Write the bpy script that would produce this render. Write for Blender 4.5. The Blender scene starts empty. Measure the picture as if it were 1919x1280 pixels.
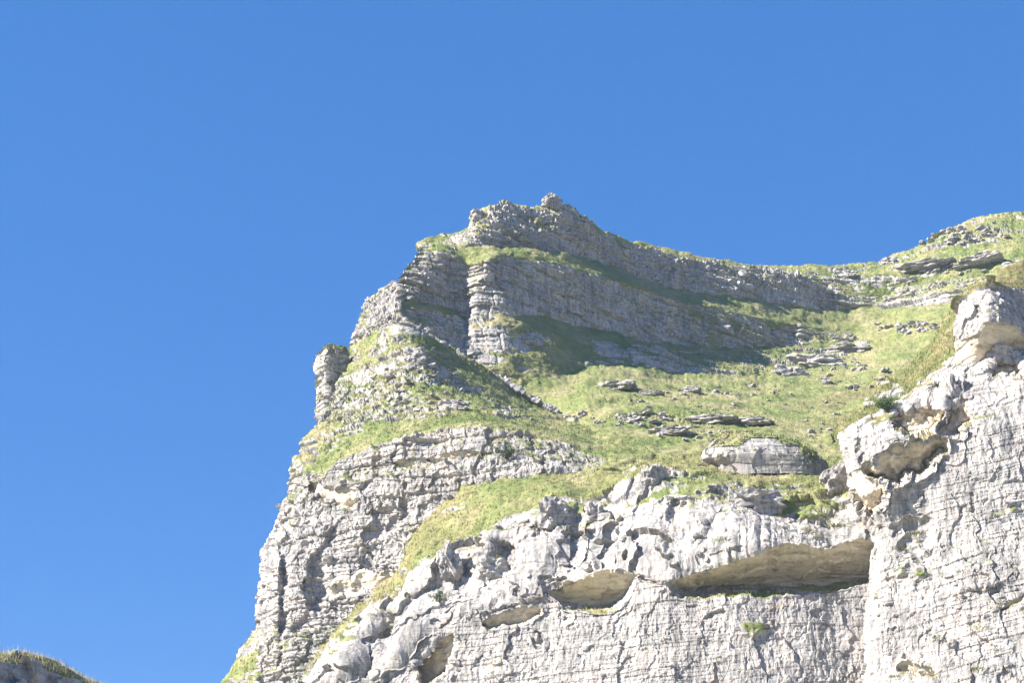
import bpy, math, time
import numpy as np
from mathutils import Vector

T_START = time.time()
scene = bpy.context.scene

# ------------------------------------------------------------------ camera, sky, sun, exposure
PITCH = math.radians(20.0)
FPX = 3239.0                      # focal length in photograph pixels (1919 wide)
PW, PH = 1919.0, 1280.0
cam_d = bpy.data.cameras.new('camera')
cam_d.sensor_width = 36.0
cam_d.lens = FPX / PW * 36.0
cam_d.clip_start = 0.5
cam_d.clip_end = 20000.0
cam = bpy.data.objects.new('camera', cam_d)
cam.location = (0, 0, 0)
cam.rotation_euler = (math.radians(90.0) + PITCH, 0, 0)
scene.collection.objects.link(cam)
scene.camera = cam

SUN_EL = math.radians(36.0)
SUN_AZ = math.radians(256.0)       # clockwise from +Y: left of the camera and a little behind it
sun_dir = Vector((math.sin(SUN_AZ) * math.cos(SUN_EL), math.cos(SUN_AZ) * math.cos(SUN_EL), math.sin(SUN_EL)))

world = bpy.data.worlds.new('World')
scene.world = world
world.use_nodes = True
wn, wl = world.node_tree.nodes, world.node_tree.links
wn.clear()
w_out = wn.new('ShaderNodeOutputWorld')
w_bg = wn.new('ShaderNodeBackground')
w_sky = wn.new('ShaderNodeTexSky')
w_sky.sky_type = 'NISHITA'
w_sky.sun_disc = False
w_sky.sun_elevation = SUN_EL
w_sky.sun_rotation = SUN_AZ
w_sky.altitude = 1400.0
w_sky.air_density = 1.0
w_sky.dust_density = 0.4
w_sky.ozone_density = 3.0
w_bg.inputs['Strength'].default_value = 0.10
w_tint = wn.new('ShaderNodeMix')
w_tint.data_type = 'RGBA'
w_tint.blend_type = 'MULTIPLY'
w_tint.inputs[0].default_value = 1.0
w_tint.inputs[7].default_value = (.175, .60, 1.40, 1)
w_gam = wn.new('ShaderNodeGamma')
w_gam.inputs['Gamma'].default_value = .33
wl.new(w_sky.outputs[0], w_gam.inputs['Color'])
wl.new(w_gam.outputs[0], w_tint.inputs[6])
wl.new(w_tint.outputs[2], w_bg.inputs['Color'])
wl.new(w_bg.outputs[0], w_out.inputs['Surface'])

sun_l = bpy.data.lights.new('sun', 'SUN')
sun_l.energy = 4.5
sun_l.angle = math.radians(0.53)
sun_l.color = (1.0, 0.95, 0.87)
sun = bpy.data.objects.new('sun', sun_l)
sun.rotation_euler = (-sun_dir).to_track_quat('-Z', 'Y').to_euler()
sun.location = (-80, -40, 120)
scene.collection.objects.link(sun)

vs = scene.view_settings
vs.view_transform = 'Standard'
vs.look = 'None'
vs.exposure = 1.77
vs.gamma = 1.0
vs.use_curve_mapping = False
scene.cycles.max_bounces = 6
scene.cycles.diffuse_bounces = 4

HAZE = 0.00018
scene.cycles.volume_bounces = 0
COL = scene.collection
rng = np.random.default_rng(7)

# ------------------------------------------------------------------ noise
F = np.float32


def _h(ix, iy, iz, seed):
    h = (ix.astype(np.uint32) * np.uint32(374761393) + iy.astype(np.uint32) * np.uint32(668265263)
         + iz.astype(np.uint32) * np.uint32(2147483647) + np.uint32((seed * 974634777 + 12345) & 0xffffffff))
    h = (h ^ (h >> np.uint32(13))) * np.uint32(1274126177)
    h = (h ^ (h >> np.uint32(16))) * np.uint32(2246822519)
    return h ^ (h >> np.uint32(15))


def hf(ix, iy, iz, seed):
    return (_h(ix, iy, iz, seed) & np.uint32(0xffffff)).astype(F) * F(1.0 / 16777216.0)


def vnoise(P, seed=0):
    i = np.floor(P)
    f = (P - i).astype(F)
    i = i.astype(np.int32)
    w = f * f * f * (f * (f * 6 - 15) + 10)
    x0, y0, z0 = i[..., 0], i[..., 1], i[..., 2]
    out = None
    r = []
    for dz in (0, 1):
        for dy in (0, 1):
            a = hf(x0, y0 + dy, z0 + dz, seed)
            b = hf(x0 + 1, y0 + dy, z0 + dz, seed)
            r.append(a + (b - a) * w[..., 0])
    a = r[0] + (r[1] - r[0]) * w[..., 1]
    b = r[2] + (r[3] - r[2]) * w[..., 1]
    return a + (b - a) * w[..., 2]


def fbm(P, freq, octv=4, seed=0, gain=0.5, st=(1, 1, 1)):
    P = P.astype(F) * (np.array(st, F) * F(freq))
    s = 0.0
    a = 1.0
    tot = 0.0
    for o in range(octv):
        s = s + a * vnoise(P, seed + o * 17)
        tot += a
        a *= gain
        P = P * F(2.03) + F(11.3)
    return s / tot


def ridged(P, freq, octv=3, seed=0, st=(1, 1, 1)):
    P = P.astype(F) * (np.array(st, F) * F(freq))
    s = 0.0
    a = 1.0
    tot = 0.0
    for o in range(octv):
        s = s + a * (1 - np.abs(2 * vnoise(P, seed + o * 13) - 1))
        tot += a
        a *= 0.5
        P = P * F(2.03) + F(5.7)
    return s / tot


def facets(P, size, seed=0, st=(1, 1, 1), tilt=0.9):
    """Angular rock: every cell is its own tilted plane. Returns height in about -0.5..0.5 and distance to the nearest joint."""
    Q = (P.astype(F) * np.array(st, F)) / F(size)
    i = np.floor(Q).astype(np.int32)
    f1 = np.full(Q.shape[:-1], 9.0, F)
    f2 = np.full(Q.shape[:-1], 9.0, F)
    hh = np.zeros(Q.shape[:-1], F)
    for dx in (-1, 0, 1):
        for dy in (-1, 0, 1):
            for dz in (-1, 0, 1):
                ix, iy, iz = i[..., 0] + dx, i[..., 1] + dy, i[..., 2] + dz
                h = _h(ix, iy, iz, seed)
                a = (h & np.uint32(1023)).astype(F) / F(1023)
                b = ((h >> np.uint32(10)) & np.uint32(1023)).astype(F) / F(1023)
                c = ((h >> np.uint32(20)) & np.uint32(1023)).astype(F) / F(1023)
                ex = Q[..., 0] - ix - a
                ey = Q[..., 1] - iy - b
                ez = Q[..., 2] - iz - c
                d = ex * ex + ey * ey + ez * ez
                k = h * np.uint32(2654435761)
                g = (((k >> np.uint32(8)) & np.uint32(255)).astype(F) / F(255) - F(.5),
                     ((k >> np.uint32(16)) & np.uint32(255)).astype(F) / F(255) - F(.5),
                     ((k >> np.uint32(24)) & np.uint32(255)).astype(F) / F(255) - F(.5))
                val = g[0] * .7 + tilt * (g[1] * ex + g[2] * ey + g[0] * ez)
                m = d < f1
                f2 = np.where(m, f1, np.minimum(f2, d))
                hh = np.where(m, val, hh)
                f1 = np.where(m, d, f1)
    return hh, np.sqrt(f2) - np.sqrt(f1)


def sstep(a, b, x):
    t = np.clip((x - a) / (b - a), 0, 1)
    return t * t * (3 - 2 * t)


# ------------------------------------------------------------------ lofting terrain from rails
SP, CP = math.sin(PITCH), math.cos(PITCH)


def pix(x, y, d):
    """A sight line through a place in the photograph, taken to the horizontal distance d: a point of the terrain."""
    u = (np.asarray(x, float) - (PW - 1) / 2) / FPX
    v = ((PH) / 2 - np.asarray(y, float)) / FPX
    fw = CP - v * SP
    k = np.asarray(d, float) / fw
    return np.stack([u * k, fw * k, (SP + v * CP) * k], -1)


def to_pix(P):
    fwd = P[..., 1] * CP + P[..., 2] * SP
    up = -P[..., 1] * SP + P[..., 2] * CP
    return (PW - 1) / 2 + FPX * P[..., 0] / fwd, PH / 2 - FPX * up / fwd


def pchip(x, y, xq):
    x = np.asarray(x, float)
    y = np.asarray(y, float)
    h = np.diff(x)
    dl = np.diff(y) / h
    m = np.zeros_like(y)
    if len(x) > 2:
        w1 = 2 * h[1:] + h[:-1]
        w2 = h[1:] + 2 * h[:-1]
        ok = dl[:-1] * dl[1:] > 0
        with np.errstate(divide='ignore', invalid='ignore'):
            mm = (w1 + w2) / (w1 / dl[:-1] + w2 / dl[1:])
        m[1:-1] = np.where(ok, mm, 0)
    m[0], m[-1] = dl[0], dl[-1]
    k = np.clip(np.searchsorted(x, xq) - 1, 0, len(x) - 2)
    t = (xq - x[k]) / h[k]
    t2, t3 = t * t, t * t * t
    return ((2 * t3 - 3 * t2 + 1) * y[k] + (t3 - 2 * t2 + t) * h[k] * m[k]
            + (-2 * t3 + 3 * t2) * y[k + 1] + (t3 - t2) * h[k] * m[k + 1])


def curve(tab, x):
    if not isinstance(tab, (list, tuple)):
        return np.full(np.shape(x), float(tab))
    return np.interp(x, [t[0] for t in tab], [t[1] for t in tab])


ROCKS = {
    # big: buttress swell, bed: layer step, blk: block step, T: bed thickness, fs/fa: facet size/amount, flute: vertical grooves, fine
    'bed':     dict(big=1.0, bed=0.40, blk=0.22, T=0.80, fs=2.0, fa=0.34, fs2=0.50, fa2=0.11, flute=0.05, fine=0.11, zs=.8),
    'chunk':   dict(big=1.0, bed=0.24, blk=0.20, T=0.65, fs=1.2, fa=0.62, fs2=0.42, fa2=0.28, flute=0.05, fine=0.20, zs=.9),
    'wallbed': dict(big=1.7, bed=0.16, blk=0.12, T=0.50, fs=1.8, fa=0.60, fs2=0.40, fa2=0.18, flute=0.18, fine=0.18, zs=.7),
    'massive': dict(big=2.3, bed=0.03, blk=0.03, T=1.30, fs=3.4, fa=0.95, fs2=0.70, fa2=0.07, flute=0.20, fine=0.10, zs=.6),
    'wall':    dict(big=1.1, bed=0.05, blk=0.04, T=0.42, fs=1.9, fa=0.36, fs2=0.34, fa2=0.11, flute=0.085, fine=0.16, zs=.42, ff=1.9, fw=.25),
    'band':    dict(big=1.4, bed=0.24, blk=0.14, T=0.60, fs=1.9, fa=0.55, fs2=0.45, fa2=0.16, flute=0.10, fine=0.16, zs=.8),
    'boulder': dict(big=0.9, bed=0.13, blk=0.05, T=0.55, fs=2.4, fa=0.75, fs2=0.50, fa2=0.10, flute=0.04, fine=0.14, zs=1.0),
    'near':    dict(big=0.10, bed=0.02, blk=0.02, T=0.20, fs=0.38, fa=0.22, fs2=0.12, fa2=0.07, flute=0.02, fine=0.05, zs=.8),
    'smooth':  dict(big=0.9, bed=0.10, blk=0.03, T=0.40, fs=3.0, fa=0.45, fs2=0.80, fa2=0.08, flute=0.05, fine=0.18, zs=.8),
}


def rock_disp(P, prm, dip, seed):
    dx, dy = dip
    w = P[:, 2] - dx * P[:, 0] - dy * P[:, 1] + 0.9 * (fbm(P, 0.07, 2, seed + 3) - .5) * 2
    fault = np.floor((P[:, 0] * .85 + P[:, 1] * .5) / 7.0 + 1.2 * fbm(P, .12, 2, seed + 7)).astype(np.int32)
    w = w + F(.55) * (hf(fault, fault * 0, fault * 0, seed + 14) - F(.5))
    lay = w / prm['T'] + 2.4 * fbm(np.stack([w * 0, w * 0, w], -1), 0.28 / prm['T'], 2, seed + 5)
    li = np.floor(lay)
    lf = (lay - li).astype(F)
    li = li.astype(np.int32)
    zz = np.zeros_like(li)
    lh = hf(li, zz, zz, seed + 1) - F(.5)
    s = (P[:, 0] * .85 + P[:, 1] * .5).astype(F)
    bl = F(0.9) + F(1.8) * hf(li, zz, zz, seed + 2)
    bi_f = s / bl + 9 * hf(li, zz, zz, seed + 4) + F(.35) * lf
    bi = np.floor(bi_f)
    bf = bi_f - bi
    bh = hf(li, bi.astype(np.int32), zz, seed + 6) - F(.5)
    gap = np.minimum(lf, 1 - lf)
    gap2 = np.minimum(bf, 1 - bf) * bl / prm['T']
    patchy = sstep(.35, .62, fbm(P, 0.16, 2, seed + 8))
    md = F(.30) + F(.95) * sstep(.36, .62, fbm(P, .085, 3, seed + 15))
    l2 = w / (prm['T'] * 3.3) + fbm(P, .05, 2, seed + 16)
    f2 = l2 - np.floor(l2)
    h2 = hf(np.floor(l2).astype(np.int32), zz, zz, seed + 17) - F(.5)
    b2 = s / (F(2.2) + F(2.6) * hf(np.floor(l2).astype(np.int32), zz, zz, seed + 18)) + 5 * h2 + F(.25) * fbm(P, .5, 2, seed + 19)
    g2 = b2 - np.floor(b2)
    bh2 = hf(np.floor(l2).astype(np.int32), np.floor(b2).astype(np.int32), zz, seed + 21) - F(.5)
    thick = prm['bed'] * (1.3 * bh2 - .6 * np.exp(-(np.minimum(g2, 1 - g2) / .035) ** 2) + 1.2 * h2 - .5 * np.exp(-(np.minimum(f2, 1 - f2) / .05) ** 2) + .5 * (.5 - f2))
    d = thick + md * (prm['bed'] * lh * 1.2 + prm['blk'] * bh * 1.4 * patchy - prm['bed'] * .55 * np.exp(-(gap / .09) ** 2)
         - prm['blk'] * .6 * patchy * np.exp(-(gap2 / .08) ** 2) + prm['bed'] * .5 * (0.5 - lf))
    d = d + prm['big'] * 2.0 * (fbm(P, 0.11, 3, seed + 9, st=(1, 1, .45)) - .5)
    wp = np.stack([fbm(P, .8, 2, seed + 20 + k) for k in range(3)], -1) - F(.5)
    fh, fe = facets(P + wp * F(prm['fs'] * .9), prm['fs'], seed + 10, st=(1, 1, prm['zs']))
    d = d + prm['fa'] * fh
    if prm['fa2'] > .1:
        fh2, fe2 = facets(P + wp * F(.5), prm['fs2'], seed + 11, st=(1, 1, prm['zs'] + .15))
        d = d + prm['fa2'] * fh2
    d = d + prm['flute'] * 1.6 * (ridged(P + wp * F(prm.get('fw', .7)), prm.get('ff', 1.1), 3, seed + 12, st=(1, 1, .22)) - .6)
    d = d + prm['fine'] * (fbm(P, 1.9, 3, seed + 13, st=(1, 1, prm['zs'])) - .5)
    return d.astype(F)


GRIDS = {}


def make_patch(key, rails, secs, xmin, xmax, step=1.6, wrap_l=None, wrap_r=None, margin=70.0, dents=(), dip=(0, 0), seed=1,
               smooth=2, ragged=None):
    """rails: lists of (x, y, d) from the top down; secs: one dict for each strip between two rails."""
    if xmax == 1990:                        # the mountain goes on to the right of the frame
        xmax = 2240
        rails = [list(r) + [(2240, sorted(r)[-1][1], sorted(r)[-1][2] + 125 * (sorted(r)[-1][2] - sorted(r)[-2][2]) / (sorted(r)[-1][0] - sorted(r)[-2][0]))] for r in rails]
    nx = int((xmax - xmin) / step) + 1
    X = np.linspace(xmin, xmax, nx)
    rr = []
    for r in rails:
        r = sorted(r)
        xs, xe = r[0][0], r[-1][0]
        x = X.copy()
        if xs > xmin + 1e-3:
            m = min(margin, (xe - xs) * .5)
            k = X < xs + m
            x[k] = xs + (X[k] - xmin) / (xs + m - xmin) * m
        if xe < xmax - 1e-3:
            m = min(margin, (xe - xs) * .5)
            k = X > xe - m
            x[k] = xe - (xmax - X[k]) / (xmax - (xe - m)) * m
        yy = pchip([p[0] for p in r], [p[1] for p in r], x)
        dd = pchip([p[0] for p in r], [p[2] for p in r], x)
        q = np.stack([x, np.full(nx, 31.7 * len(rr)), np.zeros(nx)], -1)
        rg = ragged.get(len(rr), 5.0) if ragged else 5.0
        yy = yy + rg * 2 * (fbm(q, .035, 4, seed + 91, gain=.6) - .5) + (rg * .9 * (fbm(q, .16, 2, seed + 92) - .5) if rg > 7 else 0)
        rr.append(np.stack([x, yy, dd], -1))
    rows = []
    bounds = [0]
    sid = []
    for k, s in enumerate(secs):
        a, b = rr[k], rr[k + 1]
        ln = np.percentile(np.hypot(b[:, 0] - a[:, 0], b[:, 1] - a[:, 1]), 90)
        n = s.get('rows') or max(3, int(ln / step))
        t0 = np.arange(n) / n
        bow = s.get('bow', 0.0)
        for j, t in enumerate(t0):
            q = a + (b - a) * t
            if bow:
                q = q.copy()
                q[:, 2] -= bow * 4 * t * (1 - t)
            rows.append(q)
            sid.append(k)
        bounds.append(len(rows))
    rows.append(rr[-1])
    sid.append(len(secs) - 1)
    G = np.array(rows)                      # rows, cols, 3 (x, y, d)
    for _ in range(smooth):
        G[1:-1] = .25 * G[:-2] + .5 * G[1:-1] + .25 * G[2:]
        G[:, 1:-1] = .25 * G[:, :-2] + .5 * G[:, 1:-1] + .25 * G[:, 2:]
    ochre = np.zeros(G.shape[:2])
    for dn in dents:
        cx, cy, rx, ry, depth = dn[:5]
        rot = math.radians(dn[5]) if len(dn) > 5 else 0
        kind = dn[6] if len(dn) > 6 else 'bowl'
        near = (np.abs(G[..., 0] - cx) < 2.2 * max(rx, ry)) & (np.abs(G[..., 1] - cy) < 2.2 * max(rx, ry))
        if not near.any():
            continue
        gxy = np.stack([G[..., 0], G[..., 1], 0 * G[..., 0] + cx * 7.3], -1)
        wa = min(rx, ry) * .95
        ex = G[..., 0] - cx + wa * (fbm(gxy, .05, 3, 77) - .5) * 1.6
        ey = G[..., 1] - cy + wa * (fbm(gxy, .05, 3, 78) - .5) * 1.6
        qx = (ex * math.cos(rot) + ey * math.sin(rot)) / rx
        qy = (-ex * math.sin(rot) + ey * math.cos(rot)) / ry
        if kind == 'bowl':
            f = np.clip(1 - qx * qx - qy * qy, 0, 1)
            f = f * (1.5 - .5 * f)
        else:                               # a rock shelter: the roof slopes back down to the floor's edge
            half = np.sqrt(np.clip(1 - qx * qx, 0, 1))
            ins = sstep(0, .16, half - np.abs(qy)) * (np.abs(qx) < 1)
            f = ins * np.clip(.12 + .88 * (qy + half) / np.maximum(2 * half, .05), 0, 1)
            ochre = np.maximum(ochre, ins * sstep(.1, .35, f) * (dn[7] if len(dn) > 7 else 1.0))
        G[..., 2] += depth * f
    B = pix(G[..., 0], G[..., 1], G[..., 2]).astype(F)
    nr, nc = B.shape[:2]
    # sides that turn away behind the outline
    pad_l = pad_r = 0
    if wrap_l:
        k = np.linspace(1, 0, 14)[:-1] ** 1.5
        ext = B[:, :1] + k[None, :, None] * np.array(wrap_l, F)[None, None, :]
        B = np.concatenate([ext, B], 1)
        pad_l = len(k)
    if wrap_r:
        k = np.linspace(0, 1, 14)[1:] ** 1.5
        ext = B[:, -1:] + k[None, :, None] * np.array(wrap_r, F)[None, None, :]
        B = np.concatenate([B, ext], 1)
        pad_r = len(k)
    B = B.astype(F)
    GX = np.pad(G[..., 0], ((0, 0), (pad_l, pad_r)), mode='edge')
    GY = np.pad(G[..., 1], ((0, 0), (pad_l, pad_r)), mode='edge')
    ochre = np.pad(ochre, ((0, 0), (pad_l, pad_r)))
    nr, nc = B.shape[:2]

    def normals(A, it=0):
        tu = np.empty_like(A)
        tv = np.empty_like(A)
        tu[:, 1:-1] = A[:, 2:] - A[:, :-2]
        tu[:, 0] = A[:, 1] - A[:, 0]
        tu[:, -1] = A[:, -1] - A[:, -2]
        tv[1:-1] = A[2:] - A[:-2]
        tv[0] = A[1] - A[0]
        tv[-1] = A[-1] - A[-2]
        n = np.cross(tv, tu)
        for _ in range(it):
            n[1:-1] = .25 * n[:-2] + .5 * n[1:-1] + .25 * n[2:]
            n[:, 1:-1] = .25 * n[:, :-2] + .5 * n[:, 1:-1] + .25 * n[:, 2:]
        n /= np.maximum(np.linalg.norm(n, axis=-1, keepdims=True), 1e-9)
        return n

    N0 = normals(B, 6)
    Pf = B.reshape(-1, 3)
    sid = np.array(sid)
    S2 = np.repeat(sid[:, None], nc, 1)
    g0 = np.zeros((nr, nc), F)
    led = np.zeros((nr, nc), F)
    amp = np.ones((nr, nc), F)
    oc = np.zeros((nr, nc), F)
    dry = np.zeros((nr, nc), F)
    for k, s in enumerate(secs):
        m = sid == k
        g0[m] = curve(s.get('grass', 0.0), GX[m])
        led[m] = curve(s.get('ledge', 0.3), GX[m])
        amp[m] = curve(s.get('amp', 1.0), GX[m])
        oc[m] = curve(s.get('ochre', 0.0), GX[m])
        dry[m] = curve(s.get('dry', 0.0), GX[m])
    # soften the change of cover from one strip to the next
    for A in (g0, amp, oc, dry):
        for _ in range(3):
            A[1:-1] = .25 * A[:-2] + .5 * A[1:-1] + .25 * A[2:]
    oc = np.maximum(oc, ochre).astype(F)
    Pb = Pf.copy()
    Pb[:, 2] -= dip[0] * Pf[:, 0] + dip[1] * Pf[:, 1]
    nz = (.5 * fbm(Pf, .22, 4, seed + 31) + .62 * fbm(Pb, .30, 4, seed + 33, st=(.45, .45, 2.4)) - .56).reshape(nr, nc)
    nz2 = (fbm(Pb, 1.1, 2, seed + 37, st=(.7, .7, 1.6)) - .5).reshape(nr, nc)
    pre = sstep(.36, .62, g0 + 1.25 * nz + .45 * nz2 - .8 * oc)
    disp = np.zeros((nr, nc), F)
    for k, s in enumerate(secs):
        m = (sid == k)[:, None] & (pre < .995)
        if not m.any():
            continue
        P_ = B[m]
        disp[m] = rock_disp(P_, ROCKS[s.get('rock', 'bed')], s.get('dip', dip), seed + 40) * amp[m] * (1 - .55 * np.clip(oc[m], 0, 1)) * (1 - .7 * ochre[m])
    gz = B[..., 2] + .25 * B[..., 0] * 0
    Pg = B.reshape(-1, 3)
    gd = .85 * (fbm(Pg, .35, 3, seed + 61) - .5) + .30 * (fbm(Pg, 1.5, 2, seed + 63) - .5)
    tw = Pg[:, 2] / .62 + 1.6 * fbm(Pg, .3, 2, seed + 65)
    tf = tw - np.floor(tw)
    gd = gd + .13 * (tf - .5) * sstep(.4, .6, fbm(Pg, .2, 2, seed + 67))
    gd = (gd.reshape(nr, nc) + .10) * (.12 if key == 'knoll' else 1.0)
    disp = disp * (1 - pre) + gd * pre
    A = B + N0 * disp[..., None]
    N1 = normals(A, 1)
    mask = np.maximum(pre, sstep(.0, .22, (N1[..., 2] - .52) + (led - .5) * .9 + 1.0 * nz + .5 * nz2) * (led > .01) * (oc < .3))
    GRIDS[key] = dict(A=A, mask=mask, N=N1, B=B, GX=GX, GY=GY, sid=sid)
    out = []
    for k, s in enumerate(secs):
        r0, r1 = bounds[k], bounds[k + 1] + 1
        cuts = s.get('parts') or [(1e9, s['name'], s.get('label'))]
        c0 = 0
        for xe, nm, lb in cuts:
            c1 = nc - 1 if xe > 1e8 else int(np.clip(pad_l + np.searchsorted(X, xe), 1, nc - 1))
            ob = grid_object(nm, A[r0:r1, c0:c1 + 1], mask[r0:r1, c0:c1 + 1], oc[r0:r1, c0:c1 + 1], dry=dry[r0:r1, c0:c1 + 1])
            ob['kind'] = 'structure'
            if lb:
                ob['label'] = lb
            out.append(ob)
            c0 = c1
    return out


def grid_object(name, A, mask, oc, mat=None, close=False, dry=None):
    nr, nc = A.shape[:2]
    me = bpy.data.meshes.new(name)
    nv = nr * nc
    me.vertices.add(nv)
    me.vertices.foreach_set('co', A.astype(F).ravel())
    idx = np.arange(nv, dtype=np.int32).reshape(nr, nc)
    if close:
        q = np.stack([idx[:-1], np.roll(idx, -1, 1)[:-1], np.roll(idx, -1, 1)[1:], idx[1:]], -1).reshape(-1, 4)[:, ::-1]
    else:
        q = np.stack([idx[:-1, :-1], idx[1:, :-1], idx[1:, 1:], idx[:-1, 1:]], -1).reshape(-1, 4)
    nf = len(q)
    me.loops.add(nf * 4)
    me.loops.foreach_set('vertex_index', np.ascontiguousarray(q).ravel())
    me.polygons.add(nf)
    me.polygons.foreach_set('loop_start', np.arange(nf, dtype=np.int32) * 4)
    me.polygons.foreach_set('loop_total', np.full(nf, 4, np.int32))
    sm = mask.ravel()[q].mean(1) > .5
    me.polygons.foreach_set('use_smooth', sm)
    a = me.attributes.new('grass_cover', 'FLOAT', 'POINT')
    a.data.foreach_set('value', mask.astype(F).ravel())
    b = me.attributes.new('fresh_stone', 'FLOAT', 'POINT')
    b.data.foreach_set('value', oc.astype(F).ravel())
    c = me.attributes.new('dry_turf', 'FLOAT', 'POINT')
    if dry is not None:
        c.data.foreach_set('value', np.ascontiguousarray(dry.astype(F)).ravel())
    me.update()
    me.validate()
    me.materials.append(mat or MAT['terrain'])
    ob = bpy.data.objects.new(name, me)
    COL.objects.link(ob)
    return ob


# ------------------------------------------------------------------ materials
MAT = {}


def nodes_of(name):
    m = bpy.data.materials.new(name)
    m.use_nodes = True
    nt = m.node_tree
    for n in list(nt.nodes):
        nt.nodes.remove(n)
    out = nt.nodes.new('ShaderNodeOutputMaterial')
    b = nt.nodes.new('ShaderNodeBsdfPrincipled')
    b.inputs['Roughness'].default_value = .9
    b.inputs['Specular IOR Level'].default_value = .15
    nt.links.new(b.outputs[0], out.inputs[0])
    return m, nt, b


def mapping(nt, sc, src):
    mp = nt.nodes.new('ShaderNodeMapping')
    mp.inputs['Scale'].default_value = sc
    nt.links.new(src, mp.inputs['Vector'])
    return mp.outputs[0]


def noise(nt, vec, scale, detail=4, rough=.55, dist=0.0):
    n = nt.nodes.new('ShaderNodeTexNoise')
    n.inputs['Scale'].default_value = scale
    n.inputs['Detail'].default_value = detail
    n.inputs['Roughness'].default_value = rough
    n.inputs['Distortion'].default_value = dist
    nt.links.new(vec, n.inputs['Vector'])
    return n.outputs['Fac']


def ramp(nt, fac, stops):
    r = nt.nodes.new('ShaderNodeValToRGB')
    el = r.color_ramp.elements
    while len(el) < len(stops):
        el.new(.5)
    for e, (p, c) in zip(el, stops):
        e.position = p
        e.color = (*c, 1) if not isinstance(c, (int, float)) else (c, c, c, 1)
    nt.links.new(fac, r.inputs['Fac'])
    return r.outputs['Color']


def mix(nt, fac, a, b, mode='MIX'):
    m = nt.nodes.new('ShaderNodeMix')
    m.data_type = 'RGBA'
    m.blend_type = mode
    for sock, v in ((m.inputs[0], fac), (m.inputs[6], a), (m.inputs[7], b)):
        if isinstance(v, (int, float)):
            sock.default_value = v
        elif isinstance(v, tuple):
            sock.default_value = (*v, 1)
        else:
            nt.links.new(v, sock)
    return m.outputs[2]


def rock_colour(nt, pos):
    base = ramp(nt, noise(nt, pos, .22, 5, .6), [(.30, (.330, .313, .300)), (.5, (.435, .412, .386)), (.72, (.515, .486, .450))])
    beds = ramp(nt, noise(nt, mapping(nt, (.18, .18, 2.6), pos), 1.0, 4, .6, .3),
                [(.34, (.62, .60, .60)), (.46, (.95, .94, .92)), (.62, (1, 1, 1)), (.75, (.88, .83, .80))])
    c = mix(nt, .65, base, beds, 'MULTIPLY')
    thin = ramp(nt, noise(nt, mapping(nt, (.30, .30, 6.5), pos), 1.0, 3, .6, .4), [(.36, (.55, .53, .53)), (.47, (1, 1, 1)), (.66, (1, 1, 1)), (.78, (.90, .82, .74))])
    c = mix(nt, .45, c, thin, 'MULTIPLY')
    streak = ramp(nt, noise(nt, mapping(nt, (1.6, 1.6, .14), pos), 1.0, 5, .65), [(.36, .48), (.52, 1.0), (1.0, 1.0)])
    c = mix(nt, .75, c, streak, 'MULTIPLY')
    fine = ramp(nt, noise(nt, mapping(nt, (3.6, 3.6, .75), pos), 1.0, 4, .6), [(.36, (.50, .49, .51)), (.52, (1, 1, 1)), (1.0, (1, 1, 1))])
    c = mix(nt, .70, c, fine, 'MULTIPLY')
    spots = ramp(nt, noise(nt, pos, 2.6, 6, .72), [(.34, .42), (.48, .94), (.7, 1.10)])
    c = mix(nt, .8, c, spots, 'MULTIPLY')
    wet = ramp(nt, noise(nt, mapping(nt, (.55, .55, .045), pos), 1.0, 4, .6), [(.58, 0.0), (.70, 1.0)])
    c = mix(nt, mix(nt, 1.0, wet, (.55, .55, .55), 'MULTIPLY'), c, (.19, .185, .19))
    rust = ramp(nt, noise(nt, mapping(nt, (.22, .22, .8), pos), 1.0, 5, .65, .5), [(.60, 0.0), (.72, 1.0)])
    c = mix(nt, mix(nt, 1.0, rust, (.50, .50, .50), 'MULTIPLY'), c, (.46, .35, .24))
    warm = ramp(nt, noise(nt, pos, .35, 3, .6), [(.52, 0.0), (.72, 1.0)])
    c = mix(nt, mix(nt, 1.0, warm, (.55, .55, .55), 'MULTIPLY'), c, (.48, .41, .375))
    return c


def grass_colour(nt, pos):
    g = ramp(nt, noise(nt, mapping(nt, (1, 1, 1.6), pos), .16, 4, .6),
             [(.26, (.105, .140, .042)), (.40, (.160, .188, .066)), (.52, (.215, .218, .090)), (.64, (.275, .250, .130)), (.80, (.29, .240, .15))])
    s = ramp(nt, noise(nt, mapping(nt, (.45, .6, 3.2), pos), 1.2, 5, .68), [(.30, .66), (.5, 1.0), (.72, 1.16)])
    c = mix(nt, .9, g, s, 'MULTIPLY')
    soil = ramp(nt, noise(nt, mapping(nt, (.30, .42, 3.6), pos), 1.0, 5, .7), [(.60, 0.0), (.70, 1.0)])
    return mix(nt, mix(nt, 1.0, soil, (.6, .6, .6), 'MULTIPLY'), c, (.21, .165, .11))


def bump(nt, b, h, strength, dist):
    bp = nt.nodes.new('ShaderNodeBump')
    bp.inputs['Strength'].default_value = strength
    bp.inputs['Distance'].default_value = dist
    nt.links.new(h, bp.inputs['Height'])
    nt.links.new(bp.outputs[0], b.inputs['Normal'])


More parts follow.
